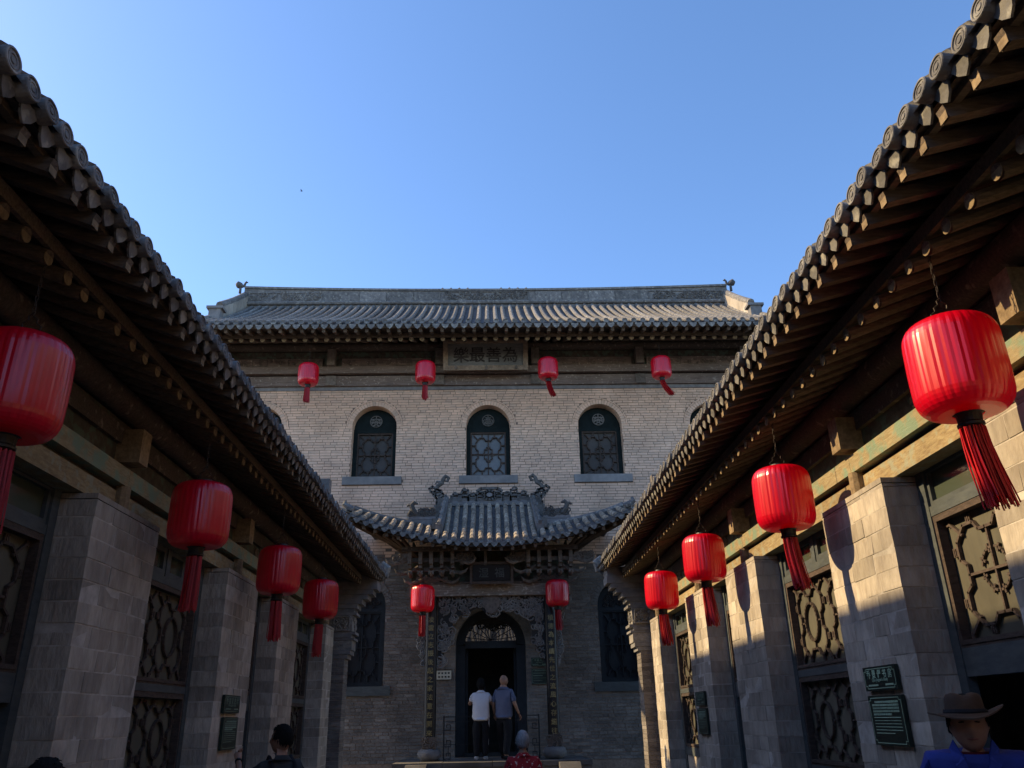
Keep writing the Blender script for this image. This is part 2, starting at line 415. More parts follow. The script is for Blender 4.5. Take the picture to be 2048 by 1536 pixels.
for b in full:
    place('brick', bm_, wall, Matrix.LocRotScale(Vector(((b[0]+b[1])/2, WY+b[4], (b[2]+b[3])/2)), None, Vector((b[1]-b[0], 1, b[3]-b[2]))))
m = MB(); mg = MB()
def grey_line(x): return 5.15 + .25*sin(x*1.7) + .12*sin(x*5.1+1)      # grey lower, pale upper storey; their colours also carry court shade and sky light
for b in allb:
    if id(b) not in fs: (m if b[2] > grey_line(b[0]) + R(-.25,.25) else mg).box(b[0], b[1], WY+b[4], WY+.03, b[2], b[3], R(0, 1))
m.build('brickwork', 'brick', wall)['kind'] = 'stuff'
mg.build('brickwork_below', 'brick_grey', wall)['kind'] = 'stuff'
# voussoirs
for c, h, b, s in OPEN:
    m = MB(); n = 26 if h < .7 else 34; o_ = None
    for i in range(n):
        a0, a1 = pi*(i+.06)/n, pi*(i+.94)/n; r0, r1 = h+.002, h+.115
        q = [(c+r*cos(a), s+r*sin(a)) for r, a in ((r0,a0),(r1,a0),(r1,a1),(r0,a1))]
        y = WY - .006 + R(-.003, .003)
        m.prism([(x, y, zz) for x, zz in q], (0, .035, 0), R(0, 1))
    for i in range(n//2):
        a0, a1 = pi*(i+.03)/(n//2), pi*(i+.97)/(n//2); r0, r1 = h+.124, h+.155
        q = [(c+r*cos(a), s+r*sin(a)) for r, a in ((r0,a0),(r1,a0),(r1,a1),(r0,a1))]
        m.prism([(x, WY-.014+R(-.002,.002), zz) for x, zz in q], (0, .04, 0), R(0, 1))
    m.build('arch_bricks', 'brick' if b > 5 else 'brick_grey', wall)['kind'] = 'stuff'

def medallion(lp, v, r, style):
    lp.poly(shift(oval(r, r, 20), 0, v), .018, .02, .012)
    if style:     # longevity-like mark, built of strokes
        for a, b in (((-.5,.5),(.5,.5)),((0,.85),(0,.15)),((-.32,.28),(.32,.28)),((-.7,.1),(.7,.1)),((-.45,-.15),(.45,-.15)),((-.45,-.15),(-.45,-.42)),((.45,-.15),(.45,-.42)),((-.45,-.42),(.45,-.42)),((0,.1),(0,-.15)),((-.6,-.62),(.6,-.62)),((-.8,.0),(-.6,-.62)),((.8,.0),(.6,-.62)),((0,-.62),(0,-.85))):
            lp.bar((a[0]*r, a[1]*r+v), (b[0]*r, b[1]*r+v), .02, .018, .012)
    else:
        for a, b in (((0,.9),(0,.3)),((0,.5),(-.6,.15)),((0,.5),(.6,.15)),((-.85,.3),(-.35,.45)),((.85,.3),(.35,.45)),((0,.1),(-.8,-.45)),((0,.1),(.8,-.45)),((-.4,-.1),(-.9,-.1)),((.4,-.1),(.9,-.1)),((-.25,-.35),(0,-.1)),((.25,-.35),(0,-.1)),((-.5,-.8),(0,-.5)),((.5,-.8),(0,-.5))):
            lp.bar((a[0]*r, a[1]*r+v), (b[0]*r, b[1]*r+v), .026, .018, .012)
def flower_lattice(lp, u, v, a, b, w, d, leafy=True):
    lp.poly(shift(notched(a, b), u, v), w, d)
    for sx in (-1, 1):
        for sy in (-1, 1):
            lp.bar((u+sx*.62*a, v+sy*.70*b), (u+sx*.88*a, v+sy*.92*b), w, d*.9)
            lp.bar((u+sx*.38*a, v+sy*.80*b), (u+sx*.38*a, v+sy*.97*b), w*1.3, d*.8)
            lp.bar((u+sx*.76*a, v+sy*.42*b), (u+sx*.97*a, v+sy*.42*b), w*1.3, d*.8)
        lp.bar((u+sx*.62*a, v), (u+sx*.97*a, v), w, d*.7)
        lp.bar((u, v+sx*.66*b), (u, v+sx*.97*b), w, d*.7)
    lp.bar((u-.62*a, v), (u+.62*a, v), w, d*.95); lp.bar((u, v-.66*b), (u, v+.66*b), w, d*.9)
    ov = [(u + (.27+.03*(-1)**i)*a*cos(2*pi*i/20), v + (.34+.03*(-1)**i)*b*sin(2*pi*i/20)) for i in range(20)]
    lp.poly(ov, w*.8, d*.7)
    if leafy:
        for p in ov[1::3]: lp.bar(p, (p[0]*.85+u*.15, p[1]*.85+v*.15), w*1.4, d*.75)

def arch_window(c, h, z0, zs, style, lower=False):
    y = WY + .30
    fr = LP(FR_back(c, y, 0)); w = .085
    zt = zs - .10
    fr.rect(-h+.003, -h+w+.02, z0+.01, zs, .07); fr.rect(h-w-.02, h-.003, z0+.01, zs, .07)
    fr.rect(-h+w+.02, h-w-.02, zt, zt+.075, .068); fr.rect(-h+w+.02, h-w-.02, z0+.01, z0+.06, .068)
    f = fr.build('window', 'frame_dark' if lower else 'arch_green', hall)
    a = LP(FR_back(c, y, 0))
    a.shape([(u-c, v) for u, v in arch(c, h-.004, zt+.078, zs)], .03)
    a.build('arch_board', 'frame_dark' if lower else 'arch_green', f)
    a = LP(FR_back(c, y-.03, 0)); medallion(a, zs+.22*h/.555, .15, style)
    if lower: scrollwork(a, [(-.4, zs), (.4, zs), (.25, zs+.35), (-.25, zs+.35)], 30, .03, .07, .012, .02)
    a.build('medallion', 'lattice_dark' if lower else 'plaque_slate', f)
    A, B = h-w-.02, (zt - z0 - .06)/2; vc = z0+.06+B
    a = LP(FR_back(c, y, 0))
    a.frame(-A, A, vc-B, vc+B, .035, .05); flower_lattice(a, 0, vc, A-.035, B-.035, .028, .04)
    a.build('lattice', 'frame_dark' if lower else 'lattice', f)
    a = LP(FR_back(c, y+.03, 0)); a.rect(-A, A, vc-B, vc+B, .012)
    a.build('pane', 'pale_pane' if style and not lower else ('frame_dark' if lower else 'dusty_dim'), f)
    m = MB(); m.box(c-.725, c+.725, WY-.05, WY+.30, z0-.20, z0-.002)
    m.build('sill', 'frame' if lower else 'blue_stone', f)
mat('dusty_dim', (.095,.085,.08), (.07,.065,.06), 4, .6, .05)
for i, c in enumerate(UPW): arch_window(c, UH, USILL, USPR, i == 2)
for c, h, b, s in LOW: arch_window(c, h, b, s, False, True)

# door
dr = LP(FR_back(0, WY+.25, 0)); h = .795
out = arch(0, h, .95, 3.26, 24)
pts_o = [(h*cos(pi*i/24), 3.26+h*sin(pi*i/24)) for i in range(25)]; pts_i = [(.60*cos(pi*i/24), 3.30+.58*sin(pi*i/24)) for i in range(25)]
for i in range(24): dr.shape([pts_o[i], pts_o[i+1], pts_i[i+1], pts_i[i]], .10)
dr.rect(-h, -.585, .95, 3.262, .10); dr.rect(.585, h, .95, 3.262, .10); dr.rect(-.585, .585, 3.20, 3.36, .11)
dr.rect(-.60, .60, .935, 1.02, .14)
door = dr.build('door_frame', 'frame_dark', hall)
a = LP(FR_back(0, WY+.24, 0))
for i in range(9):
    t = pi*(i+.5)/9; a.bar((0, 3.38), (.57*cos(t), 3.36+.54*sin(t)), .014, .02)
a.poly([(.36*cos(pi*i/12)*(1+.18*(i % 2)), 3.37+.32*sin(pi*i/12)*(1+.18*(i % 2))) for i in range(13)], .014, .02, closed=False)
scrollwork(a, [(-.35,3.66),(.35,3.66),(.25,3.86),(-.25,3.86)], 40, .03, .07, .012)
a.shape([(.58*cos(pi*i/12), 3.34+.56*sin(pi*i/12)) for i in range(3, 10)], .012, .004)
a.build('fanlight_lattice', 'black_metal', door)
a = LP(FR_back(0, WY+.262, 0)); a.shape([(.585*cos(pi*i/20), 3.34+.575*sin(pi*i/20)) for i in range(21)], .006)
a.build('fanlight_pane', 'glass_fan', door)
for s_ in (-1, 1):
    MB().box(s_*.58, s_*.53, WY+.40, WY+.98, .95, 3.2).build('door_leaf', 'frame_dark', door)

# frieze under the eave
def xbar(name, m, z0, z1, y0, y1=WY+.1, x=7.9): return MB().box(-x, x, y0, y1, z0, z1).build(name, m, hall)
xbar('string_course', 'grey_stone', 9.56, 9.66, WY-.03)
xbar('lower_beam', 'wood_beam_x', 9.66, 9.93, WY-.10)
xbar('middle_beam', 'wood_beam_x', 9.97, 10.16, WY-.20)
xbar('upper_board', 'paint_dark', 10.16, 10.62, WY-.06)
for x in (-6.8, -4.05, -1.27, 1.22, 3.95, 6.7):
    MB().box(x-.1, x+.1, WY-.30, WY-.05, 10.17, 10.62).build('beam_head', 'wood_carved', hall)
    MB().box(x-.13, x+.13, WY-.14, WY+.02, 9.664, 9.926).build('post_block', 'wood_carved', hall)
for x0, x1 in ((-6.6,-4.3),(-3.8,-1.5),(1.45,3.75),(4.15,6.5)):
    b = MB().box(x0, x1, WY-.11, WY-.058, 10.18, 10.42).build('carved_board', 'wood_beam_x', hall)
    lp = LP(FR_back((x0+x1)/2, WY-.112, 10.30)); wv = (x1-x0)/2
    for k in range(5):
        u = -wv + (k+.5)*2*wv/5
        if k % 2: lp.frame(u-.2, u+.2, -.09, .09, .018, .012)
        scrollwork(lp, [(u-.18,-.07),(u+.18,-.07),(u+.18,.07),(u-.18,.07)], 7, .03, .07, .010)
    lp.build('carving', 'wood_carved', b)
# purlin, rafters
MB().tube([(-7.9, WY-.12, 10.74), (7.9, WY-.12, 10.74)], .12, 12).build('purlin', 'wood_brown', hall, True)
EY, EZ = 17.25, 10.40
rm = MB().tube([(0, 0, 0), (0, 1.9, .86)], .058, 10).mesh('round_rafter', 'wood_rafter', False)
re_ = MB().lathe([(.056, 0), (.056, .004)], n=12).mesh('rafter_end', 'wood_end')
fm = MB().bar((0,0,0), (0,.8,.22), .075, .085).mesh('flying_rafter', 'wood_rafter')
x = -7.3
while x < 7.35:
    place('round_rafter', rm, hall, T(x + R(-.008,.008), EY+.50, EZ-.08))
    place('rafter_end', re_, hall, T(x, EY+.497, EZ-.08) @ Matrix.Rotation(pi/2, 4, 'X'))
    place('flying_rafter', fm, hall, T(x, EY+.10, EZ-.03)); x += .258
m = MB(); m.grid([[(-7.6, EY+.08, EZ+.03), (7.6, EY+.08, EZ+.03)], [(-7.6, EY+.9, EZ+.24), (7.6, EY+.9, EZ+.24)], [(-7.6, WY+.6, EZ+1.05), (7.6, WY+.6, EZ+1.05)]])
m.build('soffit', 'wood_brown', hall)
MB().box(-7.6, 7.6, EY+.06, EY+.10, EZ+.02, EZ+.09).build('eave_board', 'wood_rafter', hall)
MB().box(-7.6, 7.6, EY+.515, EY+.54, EZ-.02, EZ+.09).build('inner_eave_board', 'wood_rafter', hall)
for s_ in (-1, 1):        # gable ends closing the roof space
    MB().prism([(s_*7.6, WY+.1, 9.7), (s_*7.6, 24.8, 9.7), (s_*7.6, 24.8, 10.5), (s_*7.6, 21.1, 12.85), (s_*7.6, WY+.1, 11.4)], (-s_*.12, 0, 0)).build('gable', 'plaster', hall)
MB().box(-7.6, 7.6, WY+.02, WY+.12, 9.7, 11.3).build('roof_space_wall', 'paint_dark', hall)
# roof
RY, RZ = 21.1, 13.0
def hroof(t): return (EY + (RY-EY)*t, EZ + .10 + (RZ-EZ-.1)*(t*.80 + .20*t*t))
m = MB(); m.grid([[(-7.6, *hroof(t/8)), (7.6, *hroof(t/8))] for t in range(9)]); m.grid([[(-7.6, RY, RZ), (7.6, RY, RZ)], [(-7.6, 25.2, 10.4), (7.6, 25.2, 10.4)]])
roof = m.build('roof', 'tile_dark', hall)
def tile_row(prof, r, step, name):
    """barrel tiles laid up the slope: little steps where each tile laps the next"""
    mb = MB(); pts = [Vector((0, y, z)) for y, z in prof]; L_ = 0; segs = []
    for a, b in zip(pts, pts[1:]): segs.append((L_, (b-a).length, a, b)); L_ += (b-a).length
    def at(d):
        for l0, ln, a, b in segs:
            if d <= l0+ln+1e-6: return a.lerp(b, max(0, min(1, (d-l0)/ln)))
        return pts[-1]
    n = max(1, round(L_/step)); path = []; rs = []
    for i in range(n):
        path += [at(L_*i/n + .0005), at(L_*(i+.96)/n)]; rs += [r, r*.86]
    mb.tube(path, rs, 8); return mb.mesh(name, 'tile', False)
rowm = tile_row([hroof(t/8) for t in range(9)], .062, .33, 'tile_row')
capm = MB().lathe([(0,0),(.052,0),(.052,.012),(.066,.012),(.066,-.05)], n=14).mesh('cap_tile', 'tile')
def drip_mesh(w, hh, th=.014):
    pts = [(-w,.0),(-w*.95,-hh*.35),(-w*.55,-hh*.75),(0,-hh),(w*.55,-hh*.75),(w*.95,-hh*.35),(w,0),(w*.5,-.018),(0,-.026),(-w*.5,-.018)]
    return MB().prism([(x, 0, z) for x, z in pts], (0, th, 0)).mesh('drip_tile', 'tile')
dripm = drip_mesh(.092, .15)
x = -7.35
while x < 7.4:
    dx = R(-.006, .006)
    place('tile_row', rowm, roof, T(x+dx, 0, .05 + R(-.006,.006)))
    place('cap_tile', capm, roof, T(x+dx, EY-.01, EZ+.145) @ Matrix.Rotation(pi/2-.15, 4, 'X'))
    place('drip_tile', dripm, roof, T(x+.11+R(-.006,.006), EY-.02, EZ+.10+R(-.006,.006))); x += .222
# ridge
rid = MB().box(-7.15, 7.15, RY-.10, RY+.15, RZ-.15, RZ+.10).build('ridge', 'grey_stone', roof)
MB().tube([(-7.15, RY-.13, RZ+.08), (7.15, RY-.13, RZ+.08)], .06, 8).build('ridge_roll', 'tile', hall)
def sag(x): return .0024*x*x
m = MB(); mc = MB()
for k in range(24):
    xa, xb = -7.2 + .6*k, -6.6 + .6*k; za, zb = sag(xa), sag(xb)
    for mm, y0, y1, z0, z1 in ((m, RY-.08, RY+.12, RZ+.14, RZ+.48), (mc, RY-.12, RY+.16, RZ+.485, RZ+.55)):
        vs = [(x_, y_, z_ + (sz if z_ > RZ+.2 else 0)) for z_ in (z0, z1) for x_, sz in ((xa, za), (xb, zb)) for y_ in (y0, y1)]
        mm.add(vs, [(0,2,3,1),(4,5,7,6),(0,4,6,2),(1,3,7,5)] + ([(0,1,5,4)] if k == 0 else []) + ([(2,6,7,3)] if k == 23 else []))
m.build('ridge_wall', 'tile', hall); mc.build('ridge_cap', 'tile', hall)
MB().box(-7.25, 7.25, RY-.13, RY+.16, RZ+.10, RZ+.138).build('ridge_band', 'tile_dark', hall)
for u0, u1 in ((-7.05,-4.9),(-1.3,1.2),(4.8,7.05)):
    lp = LP(FR_back((u0+u1)/2, RY-.082, RZ+.31)); wv = (u1-u0)/2
    lp.frame(-wv, wv, -.15, .15, .02, .02); scrollwork(lp, [(-wv+.05,-.12),(wv-.05,-.12),(wv-.05,.12),(-wv+.05,.12)], int(wv*50), .05, .12, .022)
    lp.build('ridge_carving', 'tile', hall)
for u in (-4.2,-3.4,-2.6,-1.8,1.8,2.6,3.4,4.2): MB().box(u-.38, u+.38, RY-.10, RY-.079, RZ+.16, RZ+.465).build('ridge_panel', 'tile', hall)
for s_ in (-1, 1):       # verge ridges and roof finials
    m = MB(); pr = [hroof(t/8) for t in range(9)]
    for (y0, z0), (y1, z1) in zip(pr[4:], pr[5:]):
        vs = [(s_*7.06, y0, z0), (s_*7.30, y0, z0), (s_*7.30, y0, z0+.40), (s_*7.06, y0, z0+.40), (s_*7.06, y1, z1), (s_*7.30, y1, z1), (s_*7.30, y1, z1+.42), (s_*7.06, y1, z1+.42)]
        m.add(vs, [(0,1,2,3),(4,7,6,5),(0,4,5,1),(1,5,6,2),(2,6,7,3),(3,7,4,0)])
    m.build('verge_ridge', 'block', hall)
    MB().tube([(s_*7.18, y, z+.44) for y, z in pr[4:]], .10, 8).build('verge_roll', 'tile', hall, True)
    MB().tube([(s_*7.30, y, z+.08) for y, z in pr[:5]], .09, 8).build('verge_foot_roll', 'tile', hall, True)
    y0, z0 = pr[4]; m = MB(); m.box(s_*7.02, s_*7.32, y0-.34, y0-.10, z0-.18, z0+.16); m.box(s_*6.95, s_*7.38, y0-.38, y0-.06, z0+.16, z0+.23); m.build('verge_stop', 'grey_stone', hall)
    # a small bird-like finial: round body, raised neck and head, on a short stem
    m = MB(); bx, by, bz = s_*7.32, RY-.1, RZ+.58
    m.tube([(bx, by, bz-.15), (bx, by, bz+.14)], [.06,.05], 6)
    m.tube([(bx+s_*.20, by, bz+.24), (bx+s_*.12, by, bz+.25), (bx, by, bz+.20), (bx-s_*.10, by, bz+.16)], [.06,.15,.13,.05], 9)
    m.tube([(bx-s_*.05, by, bz+.16), (bx-s_*.15, by, bz+.20), (bx-s_*.18, by, bz+.32), (bx-s_*.22, by, bz+.37), (bx-s_*.29, by, bz+.34)], [.07,.055,.045,.05,.015], 7)
    m.v = [(bx + (p[0]-bx)*.72, by + (p[1]-by)*.72, bz-.1 + (p[2]-bz+.1)*.72) for p in m.v]
    m.build('roof_finial', 'tile_dark', hall, True)
    for k in range(4): MB().lathe([(.045,0),(.05,.06),(.02,.10)], (s_*(.5+.25*k)-.1, RY, RZ+.545), 8).build('ridge_knob', 'tile', hall)

# name plaque under the eave
pq = thing('hall_plaque', (-.07, 18.7, 9.95), 'weathered four-character name board hanging under the upper eave', 'plaque')
tl = radians(12)
M0 = frame3((-.07, 18.66, 10.30), (1,0,0), (0,-sin(tl),cos(tl)), (0,-cos(tl),-sin(tl)))
lp = LP(M0); lp.rect(-.98, .98, -.32, .32, .03); lp.build('panel', 'plaque_slate', pq)
lp = LP(M0); lp.frame(-1.08, 1.08, -.41, .41, .12, .09); lp.build('frame', 'plaque_frame', pq)
for u in (-.76, .02, .78):
    lp = LP(M0); lp.shape(shift(oval(.035,.05,8), u, -.345), .03, .09); lp.build('stud', 'wood_carved', pq)
for ch, u in zip('樂最善為', (-.62,-.21,.21,.62)): place('character', glyph_mesh(ch, .42, .010, 'lattice_dark'), pq, M0 @ T(u, 0, .035))

# ================================================================== gate porch
GY = 18.0; PZ = .93
ter = thing('stone_terrace', (0, 17.6, 0), 'low grey stone terrace with front steps before the hall door', 'terrace')
MB().box(-1.9, 1.95, 17.2, WY+.4, 0, PZ-.09).build('base', 'grey_stone', ter)
for k in range(4):
    x0 = -1.93 + k*.975; MB().box(x0, x0+.965, 17.16, 17.72, PZ-.085, PZ+R(-.003,.003)).build('slab', 'paving', ter)
for k in range(4):
    x0 = -1.93 + k*.975; MB().box(x0+.0, x0+.965, 17.726, WY+.25, PZ-.085, PZ-.001+R(-.003,.003)).build('slab', 'paving', ter)
for k in range(5): MB().box(-1.15, 1.2, 17.15-.3*(k+1), 17.155-.3*k, 0, PZ-.16*(k+1)).build('step', 'grey_stone', ter)
for s_ in (-1.45, 1.5):
    m = MB(); m.prism([(s_-.2, 17.15, .0), (s_-.2, 17.15, PZ-.02), (s_-.2, 16.9, PZ-.02), (s_-.2, 15.6, .12), (s_-.2, 15.6, 0)], (.4, 0, 0)); m.build('cheek_stone', 'paving', ter)

gate = thing('gate_porch', (0, GY, PZ), 'carved timber porch with small upturned tiled roof over the hall door', 'porch')
COLX = (-1.27, 1.29)
for x in COLX:
    c = MB().lathe([(.12, PZ+.24), (.12, 4.45)], (x, GY, 0), 14).build('column', 'black_lacquer', gate, True)
    MB().lathe([(.17,PZ),(.23,PZ+.06),(.25,PZ+.13),(.22,PZ+.20),(.14,PZ+.245)], (x, GY, 0), 20).build('column_base', 'grey_stone', gate, True)
    lp = LP(FR_back(x, GY-.125, PZ+.33)); lp.shape([(-.14,-.10),(.14,-.10),(.165,0),(.14,.12),(-.14,.12),(-.165,0)], .03)
    scrollwork(lp, [(-.13,-.08),(.13,-.08),(.13,.10),(-.13,.10)], 14, .03, .07, .014, .03)
    lp.build('carved_footing', 'wood_carved', gate)
MB().box(-1.75, 1.75, GY-.13, GY+.13, 4.18, 4.43).build('lintel', 'lintel_worn', gate)
MB().box(-1.72, 1.72, GY-.155, GY+.155, 4.435, 4.475).build('lintel_cap', 'wood_brown', gate)
for s_ in (-1, 1): MB().box(s_*1.55-.07, s_*1.55+.07, GY+.13, WY-.01, 4.2, 4.4).build('tie_beam', 'wood_brown', gate)
# carved apron under the lintel
H_ = [(-1.16,4.175),(-1.16,2.75),(-1.06,2.85),(-1.0,3.05),(-.88,3.2),(-.86,3.5),(-.80,3.72),(-.62,3.80),(-.45,3.86),(-.32,3.93),(-.2,3.9),(-.12,3.82),(0,3.80)]
poly = H_ + [(-x, z) for x, z in reversed(H_[:-1])]
lp = LP(FR_back(.02, GY+.02, 0)); lp.shape(poly, .012); ap = lp.build('apron', 'dark_room', gate)
lp = LP(FR_back(.02, GY+.0, 0)); scrollwork(lp, [(x*.97, z) for x, z in poly], 170, .05, .12, .019); lp.build('apron_carving', 'carved', gate)
lp = LP(FR_back(.02, GY-.02, 0)); lp.shape([(-.17,4.17),(-.20,4.02),(-.10,3.84),(0,3.79),(.10,3.84),(.20,4.02),(.17,4.17)], .05); lp.build('apron_keystone', 'wood_carved', gate)
for s_ in (-1, 1):
    lp = LP(FR_back(COLX[(s_+1)//2]+s_*.14, GY, 0)); pz = [(0,4.17),(s_*.30,4.17),(s_*.24,3.9),(s_*.1,3.6),(s_*.12,3.2),(s_*.05,2.75),(0,2.7)]
    lp.shape(pz, .02); scrollwork(lp, pz, 50, .03, .07, .014, .02); lp.build('apron_wing', 'carved', gate)

# bracket sets
for cx in COLX:
    for k, (zz, hw) in enumerate(((4.50,.34),(4.68,.52),(4.86,.70))):
        MB().box(cx-hw, cx+hw, GY-.20-.14*k, GY-.12-.14*k, zz, zz+.085).build('bracket_arm', 'wood_carved', gate)
        for s_ in (-1, 1):      # slanting beaks with upturned tips
            m = MB(); b0 = cx + s_*(hw-.05); yy = GY-.2-.16*k
            m.tube([(b0-s_*.18, yy, zz+.10), (b0, yy, zz-.01), (b0+s_*.16, yy-.06, zz-.06), (b0+s_*.27, yy-.09, zz-.02), (b0+s_*.32, yy-.1, zz+.05)], [.035,.04,.04,.03,.008], 6)
            m.build('bracket_beak', 'wood_carved', gate)
    for k in range(5):
        u = cx + (k-2)*.23
        m = MB(); m.tube([(u, GY-.15, 4.60), (u, GY-.50, 4.58), (u, GY-.62, 4.63)], [.035,.035,.01], 6); m.box(u-.035, u+.035, GY-.52, GY-.14, 4.72, 4.80); m.box(u-.04, u+.04, GY-.60, GY-.48, 4.80, 5.06); m.box(u-.055, u+.055, GY-.55, GY-.45, 4.585, 4.66)
        m.build('bracket_post', 'wood_carved', gate)
    for s_ in (-1, 1):
        lp = LP(FR_back(cx + s_*.70, GY-.50, 4.92)); lp.shape([(-.2,-.07),(.2*s_ if s_>0 else .1,-.1),(.26,.02),(.18,.12),(-.15,.1)], .05)
        scrollwork(lp, [(-.2,-.08),(.24,-.08),(.24,.1),(-.2,.1)], 14, .03, .07, .015, .05); lp.build('bracket_carving', 'wood_carved', gate)
    MB().box(cx-.16, cx+.16, GY-.16, GY+.16, 4.476, 4.56).build('bracket_block', 'wood_carved', gate)
lp = LP(FR_back(0, GY+.1, 0)); lp.rect(-1.7, 1.7, 4.48, 5.3, .04); lp.build('bracket_board', 'paint_dark', gate)
for s_ in (-1, 1): MB().box(s_*1.74, s_*1.70, GY+.05, WY-.01, 4.41, 5.4).build('bracket_side_board', 'paint_dark', gate)
for u in (-.62, -.1, .5): MB().box(u-.03, u+.03, GY-.5, GY+.05, 4.78, 5.1).build('bracket_post', 'wood_carved', gate)
MB().box(-1.9, 1.9, GY-.66, GY-.56, 5.06, 5.16).build('eave_beam', 'wood_brown', gate)

# roof of the porch
def ge(x): return 5.14 + .064*x*x                            # height of the eave along x
def gy(x): return 16.85 - .035*x*x
def gtop(x):                                                 # where a row of tiles ends, and its slope
    if abs(x) < 1.06: return (18.85, 6.42 + .01*x*x)
    return (17.52 + .05*(3-abs(x)), ge(x) + .40 - .05*(abs(x)-1))
def gprof(x, t):
    y1, z1 = gtop(x); y0, z0 = gy(x), ge(x)
    k = .70 if abs(x) < 1.06 else .8
    return (y0 + (y1-y0)*t, z0 + (z1-z0)*(k*t + (1-k)*t*t))
for xs in ([-1.05 + i*.21 for i in range(11)], [1.07 + i*.2 for i in range(11)], [-1.07 - i*.2 for i in range(11)]):
    m = MB(); m.grid([[(x, *gprof(x, t/6)) for x in xs] for t in range(7)])
    m.grid([[(x, gprof(x, t/6)[0], gprof(x, t/6)[1]-.10) for x in reversed(xs)] for t in range(7)])
    deck = m.build('roof_deck', 'tile_dark', gate)
    if xs[0] == -1.05: groof = deck
for s_ in (-1, 1):                                            # hipped slopes behind the side crests
    m = MB(); m.grid([[(s_*(1.07+i*.2), *gtop(s_*(1.07+i*.2))) for i in range(11)], [(s_*(1.05+i*.17), WY-.02, 5.9-.02*i) for i in range(11)]])
    m.build('side_slope', 'tile_dark', gate)
GT = {}
def gtile(L_):
    k = round(L_, 2)
    if k not in GT: GT[k] = MB().tube([(0,0,0),(0,k,0)], [.062,.050], 9).mesh('cover_tile', 'tile_old', False)
    return GT[k]
gdrip = drip_mesh(.086, .13); gcap = MB().lathe([(0,0),(.044,0),(.044,.010),(.058,.010),(.058,-.04)], n=14).mesh('cap_tile', 'tile')
gfei = MB().bar((0,0,0),(0,1.0,.28), .065, .075).mesh('flying_rafter', 'wood_rafter')
N_ = 33
for i in range(N_):
    x = -3.04 + i*.19
    if abs(abs(x) - 1.06) < .02: pass
    n = 8 if abs(x) < 1.06 else 3
    for j in range(n):
        a = Vector((x, *gprof(x, j/n))); b = Vector((x, *gprof(x, (j+1)/n))); d = b-a
        ang = atan2(d.z, d.y)
        place('cover_tile', gtile(d.length*1.04), groof, T(a.x+R(-.005,.005), a.y, a.z+.03) @ Matrix.Rotation(ang, 4, 'X') @ Matrix.Rotation(R(-3,3), 4, 'Y'))
    y, z = gy(x), ge(x)
    place('cap_tile', gcap, groof, T(x, y-.008, z+.03) @ Matrix.Rotation(-x*.10, 4, 'Z') @ Matrix.Rotation(pi/2-.2, 4, 'X'))
    place('drip_tile', gdrip, groof, T(x+.095, gy(x+.095)-.015, ge(x+.095)+.02) @ Matrix.Rotation(-x*.06, 4, 'Y'))
for i in range(25):
    x = -2.88 + i*.24; place('flying_rafter', gfei, gate, T(x, gy(x)+.06, ge(x)-.14) @ Matrix.Rotation(x*.10, 4, 'Z'))
m = MB(); xs = [-3.05 + i*.1 for i in range(62)]
m.grid([[(x, gy(x)+.03, ge(x)-.11) for x in xs], [(x, gy(x)+.06, ge(x)-.03) for x in xs]]); m.build('eave_board', 'wood_rafter', gate)
m = MB(); m.grid([[(x, gy(x)+.05, ge(x)-.085) for x in xs], [(x*.93, GY-.3, ge(x*.8)+.15) for x in xs], [(x*.9, WY-.02, ge(x*.6)+.45) for x in xs]]); m.build('soffit', 'wood_brown', gate)
